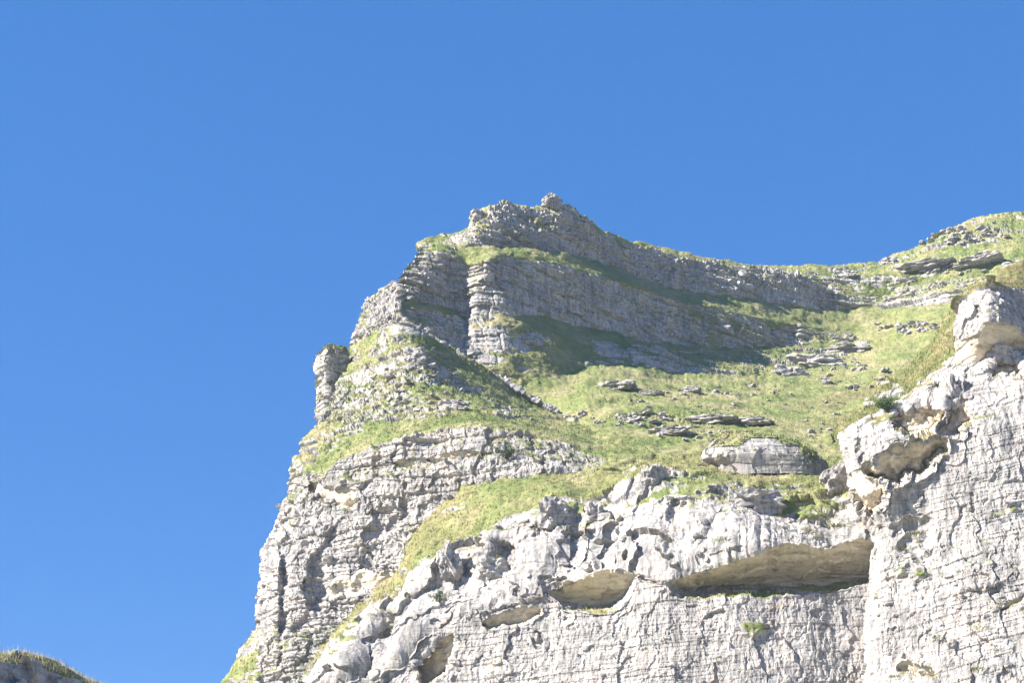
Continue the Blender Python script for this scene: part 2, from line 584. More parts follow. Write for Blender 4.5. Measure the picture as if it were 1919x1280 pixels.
def build_materials():
    m, nt, b = nodes_of('limestone_and_turf')
    geo = nt.nodes.new('ShaderNodeNewGeometry')
    pos = geo.outputs['Position']
    at = nt.nodes.new('ShaderNodeAttribute')
    at.attribute_name = 'grass_cover'
    ao = nt.nodes.new('ShaderNodeAttribute')
    ao.attribute_name = 'fresh_stone'
    rc = rock_colour(nt, pos)
    fresh = ramp(nt, noise(nt, mapping(nt, (.5, .5, 2.2), pos), 1.2, 5, .65, .4),
                 [(.32, (.31, .26, .19)), (.47, (.58, .50, .37)), (.62, (.68, .60, .46)), (.78, (.47, .41, .32))])
    rc = mix(nt, ao.outputs['Fac'], rc, fresh)
    gc = grass_colour(nt, pos)
    ad_ = nt.nodes.new('ShaderNodeAttribute')
    ad_.attribute_name = 'dry_turf'
    dm = mix(nt, 1.0, ramp(nt, noise(nt, pos, .5, 4, .65), [(.36, 0.0), (.56, 1.0)]), ad_.outputs['Color'], 'MULTIPLY')
    gc = mix(nt, dm, gc, ramp(nt, noise(nt, pos, 2.0, 4, .7), [(.35, (.10, .075, .038)), (.6, (.23, .17, .085))]))
    brk = noise(nt, pos, 3.2, 4, .7)
    mt = nt.nodes.new('ShaderNodeMath')
    mt.operation = 'MULTIPLY_ADD'
    nt.links.new(brk, mt.inputs[0])
    mt.inputs[1].default_value = .7
    ad = nt.nodes.new('ShaderNodeMath')
    ad.operation = 'SUBTRACT'
    nt.links.new(at.outputs['Fac'], ad.inputs[0])
    ad.inputs[1].default_value = .35
    nt.links.new(ad.outputs[0], mt.inputs[2])
    mk = ramp(nt, mt.outputs[0], [(.42, 0.0), (.58, 1.0)])
    nt.links.new(mix(nt, mk, rc, gc), b.inputs['Base Color'])
    bump(nt, b, noise(nt, pos, 5.0, 5, .7), .55, .12)
    MAT['terrain'] = m

    m, nt, b = nodes_of('limestone')
    geo = nt.nodes.new('ShaderNodeNewGeometry')
    nt.links.new(rock_colour(nt, geo.outputs['Position']), b.inputs['Base Color'])
    bump(nt, b, noise(nt, geo.outputs['Position'], 5.0, 5, .7), .5, .1)
    MAT['rock'] = m

    m, nt, b = nodes_of('grass_blades')
    geo = nt.nodes.new('ShaderNodeNewGeometry')
    nt.links.new(grass_colour(nt, geo.outputs['Position']), b.inputs['Base Color'])
    b.inputs['Roughness'].default_value = .7
    MAT['grass'] = m

    m, nt, b = nodes_of('dry_grass_blades')
    geo = nt.nodes.new('ShaderNodeNewGeometry')
    c = ramp(nt, noise(nt, geo.outputs['Position'], 9.0, 2), [(.3, (.16, .17, .05)), (.5, (.42, .36, .22)), (.7, (.62, .52, .42))])
    nt.links.new(c, b.inputs['Base Color'])
    MAT['dry_grass'] = m

    m, nt, b = nodes_of('shrub_leaves')
    geo = nt.nodes.new('ShaderNodeNewGeometry')
    c = ramp(nt, noise(nt, geo.outputs['Position'], 2.5, 3), [(.3, (.035, .07, .025)), (.7, (.09, .14, .05))])
    nt.links.new(c, b.inputs['Base Color'])
    MAT['leaf'] = m

    m, nt, b = nodes_of('shrub_wood')
    b.inputs['Base Color'].default_value = (.12, .09, .065, 1)
    MAT['wood'] = m

    m, nt, b = nodes_of('valley_grass')
    geo = nt.nodes.new('ShaderNodeNewGeometry')
    c = ramp(nt, noise(nt, geo.outputs['Position'], .08, 5, .6), [(.3, (.20, .20, .09)), (.5, (.34, .31, .22)), (.7, (.46, .43, .38))])
    nt.links.new(c, b.inputs['Base Color'])
    MAT['ground'] = m


build_materials()
print('t setup', time.time() - T_START)

# ------------------------------------------------------------------ the setting: ground, far slope, cirque, buttress, front cliff, right cliff
me = bpy.data.meshes.new('valley_ground')
me.from_pydata([(-2500, -2500, -6), (2500, -2500, -6), (2500, 2500, -6), (-2500, 2500, -6)], [], [(0, 1, 2, 3)])
me.materials.append(MAT['ground'])
gr = bpy.data.objects.new('valley_ground', me)
gr['kind'] = 'structure'
COL.objects.link(gr)


def back(r, dd, dy):
    """A rail carried back behind the skyline."""
    return [(x, y + dy, d + dd) for x, y, d in r]


def push(r, a):
    return [(x, y, d + a) for x, y, d in r]


# ---- far slope under the skyline on the right
A0 = [(1140, 452, 262), (1190, 452, 262), (1240, 461, 263), (1290, 474, 264), (1340, 486, 266), (1420, 496, 270), (1490, 499, 272), (1520, 494, 272),
      (1570, 497, 274), (1620, 495, 275), (1650, 491, 275), (1660, 482, 274), (1700, 470, 273), (1760, 438, 272), (1800, 418, 271), (1830, 407, 270),
      (1919, 397, 268), (1990, 392, 267)]
A1 = [(1140, 470, 259), (1290, 492, 261), (1420, 512, 265), (1500, 508, 267), (1570, 508, 268), (1660, 502, 267), (1760, 470, 265), (1850, 450, 263), (1990, 435, 261)]
A2 = [(1140, 500, 256), (1290, 520, 258), (1420, 530, 261), (1500, 520, 262), (1570, 522, 263), (1660, 515, 262), (1760, 492, 259), (1850, 475, 256), (1990, 460, 253)]
A3 = [(1140, 560, 252), (1290, 570, 254), (1420, 570, 256), (1500, 570, 258), (1570, 585, 260), (1660, 595, 260), (1700, 585, 258), (1760, 572, 254), (1850, 560, 249), (1990, 550, 243)]
A0, A1, A2, A3 = [push(r, 18) for r in (A0, A1, A2, A3)]
make_patch('far', [back(A0, 14, 28), A0, A1, A2, A3], [
    dict(name='far_slope', rows=6, grass=.8),
    dict(name='far_slope', label='rocky skyline slope on the right above the saddle', grass=[(1140, .85), (1480, .75), (1640, .55), (1740, .25), (1900, .30)], ledge=.75, rock='chunk'),
    dict(name='far_slope', grass=[(1140, .8), (1600, .50), (1700, .50), (1990, .46)], ledge=.7, rock='bed'),
    dict(name='far_slope', grass=[(1140, .7), (1600, .60), (1700, .55), (1990, .55)], ledge=.7, rock='bed')],
    1140, 1990, dip=(-.05, 0), seed=101)

# ---- cirque: summit headwall, grass ledge, cliff band, lower band, meadow
R1 = [(782, 456, 211), (800, 447, 212), (850, 437, 215), (876, 428, 216), (886, 404, 215), (905, 387, 215), (945, 377, 217), (1000, 383, 220), (1020, 385, 221),
      (1055, 381, 222), (1090, 402, 225), (1130, 430, 229), (1170, 448, 233), (1220, 464, 237), (1290, 480, 243), (1350, 492, 248), (1420, 503, 252), (1480, 512, 254),
      (1530, 530, 255.5), (1565, 551, 257), (1600, 553, 259), (1640, 568, 258), (1665, 560, 257), (1690, 538, 255), (1760, 526, 250), (1820, 518, 245), (1990, 505, 238)]
R2 = [(786, 460, 210), (850, 447, 212), (895, 430, 211), (925, 425, 211.5), (1000, 430, 216), (1070, 440, 221), (1150, 475, 229.5), (1250, 505, 237.5), (1340, 522, 245),
      (1420, 528, 250), (1480, 540, 253), (1560, 565, 256.5), (1640, 572, 257.5), (1690, 562, 254), (1820, 545, 244), (1990, 535, 237)]
R3 = [(788, 463, 208.5), (850, 459, 209), (872, 463, 208.5), (905, 461, 209), (960, 463, 212), (1060, 476, 219), (1150, 500, 227), (1250, 539, 235), (1340, 554, 242.5), (1420, 562, 248),
      (1480, 575, 251.5), (1560, 581, 255.5), (1600, 577, 257), (1640, 579, 256.5), (1690, 577, 252), (1760, 571, 247), (1820, 562, 242.5), (1990, 556, 236)]
R4 = [(784, 466, 206), (815, 470, 206), (850, 480, 206.5), (872, 497, 206.9), (898, 492, 205), (915, 484, 204.5), (940, 479, 206), (1000, 488, 209.5), (1060, 500, 213.5), (1150, 527, 221), (1230, 552, 228),
      (1300, 572, 233), (1400, 592, 240), (1500, 613, 246), (1600, 622, 250), (1650, 605, 250), (1700, 592, 247), (1760, 588, 241), (1820, 585, 236), (1990, 585, 226)]
R4b = [(742, 522, 202), (800, 520, 204), (850, 525, 207), (872, 535, 206.8), (896, 530, 204.8), (930, 533, 205), (1000, 535, 209), (1060, 545, 213), (1150, 575, 220), (1230, 595, 226.5),
       (1300, 605, 231.5), (1400, 618, 238.5), (1500, 628, 245), (1600, 632, 248), (1650, 616, 247.5), (1700, 602, 245), (1820, 596, 234), (1990, 596, 224)]
R5 = [(748, 568, 200), (800, 573, 203), (850, 584, 207), (870, 592, 206.6), (894, 590, 204.6), (935, 592, 204.5), (1000, 590, 208.5), (1060, 606, 212.5), (1150, 625, 219), (1200, 640, 222.5),
      (1300, 650, 229), (1400, 655, 236), (1500, 645, 243), (1600, 642, 246), (1650, 626, 245.5), (1700, 612, 242), (1800, 606, 233), (1990, 606, 222)]
R5b = [(744, 577, 198.7), (800, 582, 201.5), (850, 594, 205), (870, 602, 206), (888, 615, 202.5), (935, 610, 202.5), (1000, 618, 205.5), (1060, 632, 209.3), (1150, 641, 216), (1200, 650, 219.5),
       (1300, 660, 226.5), (1400, 662, 233.5), (1500, 655, 240), (1600, 650, 243), (1650, 635, 243), (1700, 622, 240), (1800, 618, 230), (1990, 618, 219)]
R6 = [(725, 615, 197), (780, 635, 198.5), (830, 652, 200.5), (880, 672, 201), (930, 692, 200), (1000, 700, 201), (1060, 702, 204), (1110, 688, 208), (1150, 684, 210), (1200, 690, 211.5), (1250, 698, 214.5), (1350, 701, 220),
      (1450, 706, 224.5), (1480, 702, 226), (1530, 690, 230.5), (1600, 670, 237), (1650, 650, 239), (1700, 640, 236), (1800, 636, 225), (1990, 640, 213)]
R7 = [(725, 660, 206), (880, 720, 206), (970, 748, 203), (1030, 760, 199.5), (1068, 769, 194), (1105, 768, 190), (1150, 764, 190.5), (1200, 757, 193), (1350, 750, 200), (1500, 745, 207), (1600, 730, 211), (1700, 695, 219), (1800, 690, 211), (1990, 690, 202)]
R7b = [(725, 700, 203), (960, 768, 203), (1040, 782, 197), (1100, 786, 187), (1125, 782, 186), (1150, 776, 186), (1250, 776, 189.5), (1350, 775, 193.5), (1450, 775, 197), (1560, 770, 201), (1700, 725, 209), (1800, 718, 204), (1990, 718, 197)]
R7c = [(725, 750, 201), (960, 785, 199), (1050, 802, 191), (1120, 804, 182.5), (1200, 805, 182), (1300, 802, 185), (1400, 796, 188.5), (1500, 790, 194), (1560, 785, 196), (1700, 745, 204), (1800, 735, 199.5), (1990, 735, 193)]
R8 = [(725, 790, 194), (900, 800, 190), (1060, 812, 184.5), (1130, 818, 179), (1200, 820, 179), (1300, 815, 182), (1400, 810, 185), (1500, 805, 190), (1560, 800, 193), (1700, 765, 199), (1800, 755, 195), (1990, 755, 190)]
R9 = [(725, 900, 186), (900, 890, 180), (1060, 888, 176), (1160, 886, 172.5), (1250, 880, 171.5), (1320, 880, 172), (1560, 890, 172), (1700, 890, 172), (1990, 890, 172)]
R10 = [(725, 960, 184), (1060, 950, 174), (1250, 945, 172), (1990, 945, 171)]
R1, R2, R3, R4, R4b, R5, R5b, R6 = [push(r, 18) for r in (R1, R2, R3, R4, R4b, R5, R5b, R6)]
R7, R7b, R7c, R8 = push(R7, 14), push(R7b, 12), push(R7c, 10), push(R8, 7)
cirque = make_patch('cirque', [back(R1, 9, 14), R1, R2, R3, R4, R4b, R5, R5b, R6, R7, R7b, R7c, R8, R9, R10], [
    dict(name='summit_slope', rows=5, grass=.6),
    dict(name='summit_cliff', label='grey summit cliff in shade under the highest point', ledge=[(780, .7), (880, .55), (1100, .55), (1300, .45), (1640, .5), (1700, .75)],
         grass=[(780, .6), (860, .6), (885, .08), (1100, .22), (1160, .35), (1350, .25), (1480, .12), (1620, .4), (1660, .3), (1690, .12), (1820, .15), (1990, .4)], rock='chunk'),
    dict(name='summit_cliff', ledge=[(780, .5), (1640, .3), (1990, .3)], grass=[(780, .5), (850, .45), (880, .02), (1640, .02), (1660, .1), (1700, .0), (1990, .0)], rock='bed'),
    dict(name='grass_ledge', label='long grassy ledge running down to the right below the summit cliff', grass=[(780, .1), (840, .3), (865, .9), (1990, .95)], ledge=.9),
    dict(name='cliff_band', label='broad grey cliff band in shade below the grassy ledge', grass=[(740, .12), (850, .15), (880, .12), (1000, .26), (1300, .30), (1450, .35), (1540, .45), (1640, .85), (1700, .95)],
         ledge=[(740, .50), (880, .6), (1300, .7), (1600, .7)], rock='bed'),
    dict(name='cliff_band', grass=[(740, .02), (1250, .06), (1400, .25), (1500, .40), (1580, .5), (1640, .7), (1700, .8), (1800, .55), (1990, .6)],
         ledge=[(740, .4), (1200, .5), (1450, .65)], rock='bed'),
    dict(name='narrow_ledge', grass=[(740, .75), (870, .6), (885, .1), (920, .4), (1000, .7), (1200, .65), (1400, .6), (1600, .6), (1700, .6), (1800, .55)], ledge=.8),
    dict(name='lower_cliff_band', label='low broken cliff band along the top edge of the meadow', rock='bed', amp=.75,
         grass=[(725, .05), (860, .1), (885, .2), (950, .42), (1040, .62), (1120, .55), (1220, .25), (1300, .12), (1450, .1), (1500, .3), (1560, .45), (1640, .75), (1990, .8)],
         ledge=[(725, .35), (900, .6), (1200, .5), (1500, .6)]),
    dict(name='meadow', label='sunlit grass meadow in the hollow of the cirque', grass=[(725, .95), (1050, .9), (1200, .72), (1500, .80), (1600, .72), (1990, .75)], ledge=.9, rock='chunk', amp=.5),
    dict(name='meadow', grass=[(725, .95), (1280, .85), (1420, .72), (1560, .85), (1990, .8)], ledge=.9, rock='chunk', amp=.45, dry=[(1500, 0), (1600, .55), (1990, .7)]),
    dict(name='meadow', grass=[(725, .8), (1040, .6), (1080, .46), (1300, .44), (1440, .5), (1500, .75), (1560, .85), (1990, .8)], ledge=.7, rock='chunk', amp=.55),
    dict(name='meadow', grass=[(725, .95), (1150, .85), (1230, .55), (1330, .55), (1380, .8), (1990, .85)], ledge=.85, rock='chunk', amp=.45, dry=[(1450, 0), (1560, .6), (1990, .8)]),
    dict(name='meadow', grass=[(725, .95), (1100, .85), (1300, .80), (1560, .8), (1990, .7)], ledge=.9, rock='chunk', amp=.5),
    dict(name='meadow', rows=8, grass=.8)],
    725, 1990, dip=(-.14, -.04), seed=201, wrap_l=(6, 16, -1), margin=60, ragged={9: 2.0, 10: 1.0, 11: 1.0, 12: 1.0, 13: 1.0, 14: 1.0})
print('t cirque', time.time() - T_START)

# ---- ridge on the left with its mixed slope, band, and the tall left wall
T0 = [(734, 534, 225), (741, 531, 221.5), (750, 540, 218.5)]
T1 = [(690, 566, 225), (715, 560, 220.5), (738, 557, 217.7), (752, 566, 217)]
T2 = [(664, 618, 222), (700, 606, 216), (728, 596, 212.5), (750, 592, 211.5)]
T3 = [(656, 650, 217), (690, 630, 212), (725, 608, 206.5), (755, 606, 204.3), (790, 622, 204.8), (830, 650, 206.2), (880, 678, 207.8), (920, 698, 208.8), (980, 738, 209.8), (1030, 768, 209.3), (1062, 785, 207.5)]
T3b = [(652, 668, 214), (690, 650, 209), (725, 632, 205.2), (755, 628, 203.5), (790, 644, 204), (830, 673, 205.2), (880, 702, 206.7), (920, 722, 207.6), (980, 756, 208.6), (1030, 778, 208.2), (1064, 788, 206.8)]
T4 = [(640, 705, 209), (690, 692, 204), (740, 678, 200.5), (790, 674, 200), (830, 690, 201), (880, 714, 202.4), (930, 737, 203.6), (990, 764, 204.5), (1040, 783, 204.2), (1075, 793, 203.2)]
T4b = [(634, 720, 207), (690, 708, 202), (740, 696, 199.2), (790, 690, 199), (830, 708, 199.9), (880, 732, 201.2), (930, 753, 202.5), (990, 774, 203.4), (1040, 789, 203.2), (1080, 796, 202.5)]
T5 = [(622, 745, 204), (680, 735, 199.5), (760, 728, 195.5), (850, 742, 194.5), (930, 762, 196), (990, 780, 198), (1040, 792, 199.5), (1090, 799, 199.8)]
T6 = [(596, 790, 199), (650, 795, 194), (720, 795, 189.5), (800, 780, 187), (860, 774, 187), (960, 784, 189), (1040, 797, 191.5), (1100, 803, 193), (1150, 822, 187), (1220, 848, 181)]
T7 = [(556, 852, 196), (575, 880, 190), (600, 890, 187), (640, 862, 185), (700, 838, 183), (760, 822, 181), (830, 808, 179.7), (900, 803, 178), (960, 809, 177), (1010, 818, 176.6), (1070, 838, 175.6),
      (1130, 858, 174.2), (1220, 868, 172)]
T8 = [(545, 905, 195), (570, 912, 189.5), (600, 915, 186.7), (640, 910, 184.3), (700, 900, 182.2), (760, 888, 180.3), (830, 872, 178.8), (870, 862, 177.6), (940, 866, 176), (1000, 876, 174.8), (1070, 880, 173.5),
      (1140, 880, 172), (1220, 885, 170)]
T9 = [(529, 945, 193), (555, 950, 187.3), (600, 957, 184.8), (640, 960, 183.3), (720, 960, 181.5), (800, 955, 179.5), (880, 950, 177.5), (1220, 950, 170)]
T10 = [(496, 1060, 190), (525, 1060, 184.6), (560, 1060, 182.8), (640, 1060, 181.2), (720, 1060, 179.8), (800, 1060, 178.3), (1220, 1060, 168)]
T11 = [(490, 1170, 187), (515, 1170, 182), (550, 1170, 180.2), (640, 1170, 178.6), (720, 1170, 177.2), (800, 1170, 175.8), (1220, 1170, 165)]
T12 = [(411, 1290, 187), (440, 1290, 181), (490, 1290, 178.2), (560, 1290, 176.8), (640, 1290, 175.6), (800, 1290, 173), (1220, 1290, 160)]
T13 = [(260, 1950, 120), (800, 1950, 112), (1220, 1950, 104)]
left_dents = [(625, 928, 42, 20, 2.2, 20, 'shelter', .8), (680, 1090, 75, 16, 1.3, -12, 'shelter', .8), (590, 1090, 22, 60, 1.6, 4), (535, 1040, 14, 90, 1.8, 6),
              (860, 855, 60, 10, .8, -6, 'shelter', .5), (720, 1000, 40, 70, 1.0, 20), (530, 1160, 10, 100, 1.5, 4), (770, 870, 40, 12, .8, 0, 'shelter', .5)]
make_patch('left', [back(T0, 3, 5), T0, T1, T2, T3, T3b, T4, T4b, T5, T6, T7, T8, T9, T10, T11, T12, T13], [
    dict(name='ridge_slope', rows=4, grass=.3),
    dict(name='ridge_slope', grass=[(650, .6), (700, .5), (720, .1)], ledge=.3, rock='chunk'),
    dict(name='ridge_slope', label='pale rough rock face on the left edge below the summit', grass=[(650, .55), (690, .4), (710, .12), (750, .1)], ledge=.35, rock='chunk'),
    dict(name='ridge_slope', grass=[(650, .15), (740, .1), (840, .3)], ledge=.4, rock='chunk'),
    dict(name='ridge_step', label='thin shaded turf step along the crest of the ridge', grass=[(640, .5), (720, .5), (790, .45), (900, .62), (1070, .75)], ledge=.6, rock='bed', amp=.6),
    dict(name='ridge_slope', label='ridge of pale rubble and grass stripes in front of the meadow', grass=[(640, .36), (690, .50), (760, .46), (850, .52), (930, .70)], ledge=.62, rock='chunk'),
    dict(name='ridge_step', label='second shaded rocky step below the crest of the ridge', grass=[(640, .3), (720, .3), (790, .3), (900, .45), (1080, .6)], ledge=.6, rock='bed', amp=.6),
    dict(name='ridge_slope', grass=[(620, .40), (660, .16), (740, .18), (800, .40), (900, .50), (1040, .72)], ledge=.55, rock='chunk'),
    dict(name='ridge_slope', grass=[(596, .5), (640, .12), (760, .16), (820, .42), (900, .50), (1000, .62), (1090, .9)], ledge=.6, rock='chunk'),
    dict(name='grass_ledge', label='bright grass ramp curving down to the left across the buttress', grass=[(556, .05), (585, .25), (600, .52), (680, .56), (780, .72), (900, .88), (1220, .92)], ledge=.85, rock='bed'),
    dict(name='cliff_band', label='grey rock band with a bush between two grass ramps', grass=[(545, .1), (590, .3), (640, .12), (900, .10), (1090, .25), (1150, .6)], ledge=.55, rock='band',
         parts=[(690, 'left_wall', 'top of the tall pale wall on the left edge'), (1e9, 'cliff_band', 'grey rock band with a bush between two grass ramps')]),
    dict(name='left_wall', label='tall pale rubbly rock wall on the left edge of the mountain', grass=[(529, .12), (580, .22), (640, .06), (800, .12), (900, .3)], ledge=.25, rock='wallbed'),
    dict(name='left_wall', grass=[(496, .3), (530, .22), (560, .06), (900, .1)], ledge=.2, rock='wallbed'),
    dict(name='left_wall', grass=[(490, .12), (900, .05)], ledge=.2, rock='wallbed'),
    dict(name='left_wall', grass=[(411, .5), (470, .5), (500, .15), (900, .05)], ledge=.35, rock='wallbed'),
    dict(name='scree_slope', rows=30, grass=.15, rock='smooth')],
    411, 1220, dip=(.02, 0), seed=301, wrap_l=(5, 22, -2), wrap_r=(3, 6, -5), margin=90, dents=left_dents)
print('t left', time.time() - T_START)

# ---- front cliff: grass ramp, pale slabs, long rock shelter, lower wall
D0 = [(556, 1268, 179.5), (620, 1186, 180.5), (680, 1126, 180.5), (740, 1072, 181), (780, 985, 181), (830, 925, 180), (880, 886, 179), (950, 876, 177), (1060, 882, 175), (1140, 876, 174), (1200, 866, 174),
      (1300, 850, 175), (1400, 850, 175), (1560, 872, 174), (1660, 880, 174)]
D1 = [(570, 1280, 172), (620, 1205, 171.5), (680, 1145, 171.3), (735, 1122, 171), (757, 1100, 169.2), (775, 1075, 169), (850, 1035, 168), (905, 1005, 167), (950, 975, 166), (1010, 950, 165.2), (1040, 928, 165), (1100, 934, 164),
      (1160, 905, 163.5), (1240, 872, 163.5), (1310, 884, 163), (1400, 900, 162.5), (1480, 908, 162), (1560, 905, 162), (1660, 910, 162)]
D2 = [(590, 1288, 168), (640, 1230, 168), (690, 1200, 168), (726, 1185, 169), (748, 1175, 165.5), (775, 1130, 165.5), (850, 1085, 164.3), (905, 1055, 163), (960, 1025, 162), (1040, 995, 160), (1120, 985, 158), (1200, 960, 157.2),
      (1300, 945, 156.8), (1400, 960, 156.5), (1500, 970, 156.5), (1560, 975, 157), (1660, 970, 157)]
D3 = [(600, 1296, 167.5), (650, 1290, 166), (694, 1286, 167), (712, 1280, 163.5), (760, 1240, 163), (800, 1200, 162), (850, 1170, 160.5), (900, 1152, 158.7), (960, 1135, 157), (1030, 1105, 155.3), (1060, 1098, 154.5), (1130, 1076, 153.5),
      (1180, 1075, 153), (1220, 1088, 152.5), (1250, 1092, 152), (1280, 1085, 152), (1340, 1060, 151.7), (1400, 1040, 151.5), (1440, 1022, 151.5), (1500, 1022, 152), (1560, 1030, 153), (1625, 1008, 154), (1660, 1008, 154)]
D4 = [(600, 1297, 167.6), (712, 1281, 163.6), (760, 1241, 163.1), (800, 1201, 162.1), (850, 1171, 160.6), (900, 1153, 158.8), (960, 1136, 157.1), (1030, 1107, 155.5), (1062, 1126, 157.4), (1130, 1130, 157.6), (1168, 1112, 156.4), (1190, 1082, 153.2),
      (1215, 1089, 152.8), (1248, 1094, 152.3), (1275, 1103, 154.8), (1340, 1104, 157.2), (1400, 1101, 157.8), (1500, 1093, 158), (1560, 1090, 158.2), (1660, 1084, 158.5)]
D5 = [(600, 1298, 167.5), (712, 1283, 163.4), (760, 1243, 162.8), (800, 1203, 161.8), (850, 1173, 160.3), (900, 1155, 158.4), (960, 1139, 156.7), (1030, 1111, 155.1), (1062, 1136, 154.0), (1130, 1142, 153.4), (1168, 1124, 153.0), (1190, 1092, 152.8),
      (1215, 1097, 152.4), (1248, 1102, 152.1), (1275, 1117, 152.1), (1340, 1122, 152), (1400, 1120, 152), (1500, 1112, 152.6), (1625, 1096, 154.2), (1660, 1096, 154.2)]
D6 = [(600, 1320, 166.5), (700, 1320, 163), (850, 1320, 157.5), (960, 1320, 154), (1060, 1320, 151.5), (1200, 1320, 150), (1340, 1320, 149.5), (1500, 1320, 150), (1660, 1320, 151.5)]
D7 = [(560, 1900, 120), (1100, 1900, 110), (1660, 1900, 108)]


def swing(r, a):
    return [(x, y, d + a * float(np.interp(x, [600, 1000, 1060, 1640], [0, 1, 1, 0]))) for x, y, d in r]


D1, D2, D3, D4, D5, D6 = swing(D1, 2.0), swing(D2, 3.6), swing(D3, 4.6), swing(D4, 4.6), swing(D5, 4.6), swing(D6, 5.0)
front_dents = [(818, 1235, 24, 62, 4.0, 38, 'shelter', 1.0), (958, 1158, 52, 11, 1.7, -14, 'shelter', .7), (1015, 995, 24, 18, 1.4, 0), (945, 1040, 30, 26, 1.8, 20), (1130, 1015, 10, 45, .8, 10),
               (1480, 945, 60, 18, 1.2, 0), (1330, 1000, 16, 40, .9, 30), (1190, 900, 8, 40, .8, 25), (1075, 990, 7, 60, 1.0, 12), (870, 1075, 20, 40, 1.0, 30), (1270, 960, 26, 22, .9, 0)]
make_patch('front', [D0, D1, D2, D3, D4, D5, D6, D7], [
    dict(name='grass_ramp', label='diagonal grass ramp above the white front slabs', grass=[(556, .46), (700, .42), (750, .50), (790, .58), (860, .66), (900, .80), (1120, .85), (1180, .45), (1240, .3), (1330, .5), (1420, .6), (1560, .75), (1660, .5)], ledge=.8, rock='chunk', amp=.8, dry=[(556, .6), (780, .55), (860, .3), (900, .1), (1100, .2), (1200, .5), (1660, .3)]),
    dict(name='front_slab', label='white rounded limestone slabs above the long rock shelter', grass=[(570, .12), (740, .2), (760, .02), (850, .30), (920, .22), (1000, .04), (1120, .14), (1200, .14), (1300, .25), (1400, .38), (1500, .46), (1600, .36)], ledge=.45, rock='massive', bow=.7),
    dict(name='front_slab', grass=[(570, .0), (860, .08), (1300, .02), (1440, .12), (1600, .12)], ledge=.12, rock='massive', bow=.9),
    dict(name='rock_shelter', label='tan underside of the long overhanging rock shelter', grass=0, ledge=0, rock='smooth', amp=1.7, ochre=[(600, 0), (1035, 0), (1060, 1), (1170, 1), (1195, 0), (1250, 0), (1280, 1), (1660, 1)]),
    dict(name='shelter_floor', grass=[(600, .0), (1240, .05), (1330, .22), (1500, .32), (1600, .25)], ledge=.3, rock='wall'),
    dict(name='lower_wall', label='pale streaked wall below the long rock shelter', grass=[(600, .06), (1660, .08)], ledge=.2, rock='wall'),
    dict(name='scree_slope', rows=30, grass=.15, rock='smooth')],
    556, 1660, dip=(.05, 0), seed=401, dents=front_dents, margin=60, ragged={3: 10.0, 4: 3.0, 5: 6.0})
print('t front', time.time() - T_START)

# ---- right cliff
E0 = [(1812, 558, 152.8), (1836, 530, 153.5), (1858, 514, 154.3), (1880, 504, 154.8), (1919, 489, 155.5), (1990, 468, 157)]
E1 = [(1806, 572, 152), (1826, 560, 149.8), (1852, 550, 148.6), (1885, 545, 149), (1919, 540, 150), (1990, 530, 152.2)]
E2 = [(1796, 630, 151.5), (1812, 640, 149), (1835, 632, 146.8), (1850, 606, 145.6), (1880, 612, 146.4), (1919, 632, 147.6), (1990, 640, 149.5)]
E3 = [(1797, 688, 152), (1812, 690, 150.5), (1835, 678, 149), (1860, 668, 149), (1919, 656, 149.2), (1990, 660, 150.5)]
E4 = [(1742, 702, 153.5), (1770, 700, 151), (1812, 697, 149), (1850, 690, 147.2), (1919, 690, 145), (1990, 690, 143.5)]
E5 = [(1662, 772, 154.5), (1690, 760, 152), (1740, 746, 149.8), (1790, 740, 147.5), (1850, 735, 145.2), (1919, 730, 143), (1990, 730, 141.5)]
E6 = [(1566, 815, 154.5), (1590, 815, 151.5), (1640, 815, 149), (1700, 820, 147), (1760, 810, 145.3), (1850, 800, 143.3), (1919, 800, 141.8), (1990, 800, 140.5)]
E7 = [(1598, 930, 152), (1620, 928, 149), (1650, 920, 147.5), (1700, 900, 146.5), (1760, 890, 145), (1850, 880, 142.5), (1990, 880, 139.8)]
E8 = [(1642, 990, 151), (1665, 990, 148.8), (1700, 990, 147.2), (1760, 990, 145), (1850, 990, 142), (1990, 990, 138.8)]
E9 = [(1626, 1090, 151), (1650, 1090, 148.5), (1700, 1090, 146.3), (1760, 1090, 144), (1850, 1090, 141), (1990, 1090, 137.6)]
E10 = [(1608, 1320, 150.5), (1640, 1320, 147.5), (1700, 1320, 145), (1760, 1320, 142.8), (1850, 1320, 139.5), (1990, 1320, 135.8)]
E11 = [(1560, 1900, 108), (1800, 1900, 103), (1990, 1900, 98)]


def open_out(r):
    return [(x, y, d + 5.5 * max(0.0, x - 1640) / 350.0) for x, y, d in r]


E0, E1, E2, E3, E4, E5, E6, E7, E8, E9, E10 = [open_out(r) for r in (E0, E1, E2, E3, E4, E5, E6, E7, E8, E9, E10)]
right_dents = [(1716, 785, 52, 25, 3.6, -8, 'shelter', 1.0), (1794, 768, 22, 42, 3.0, 12, 'shelter', .9), (1695, 866, 74, 26, 3.6, -20, 'shelter', 1.0), (1622, 920, 26, 46, 3.0, -25, 'shelter', .9),
               (1754, 727, 15, 11, 1.8, 0, 'shelter', .8), (1786, 726, 10, 8, 1.4, 0, 'shelter', .8), (1885, 690, 36, 22, 2.6, -5, 'shelter', .8), (1712, 1010, 30, 44, .8, 25), (1590, 850, 26, 50, -.9, 0),
               (1770, 750, 12, 30, -1.0, 0), (1850, 1110, 30, 10, .5, 0), (1900, 1130, 40, 8, .6, -25, 'shelter', .7), (1720, 1255, 40, 12, 1.0, 10, 'shelter', .6)]
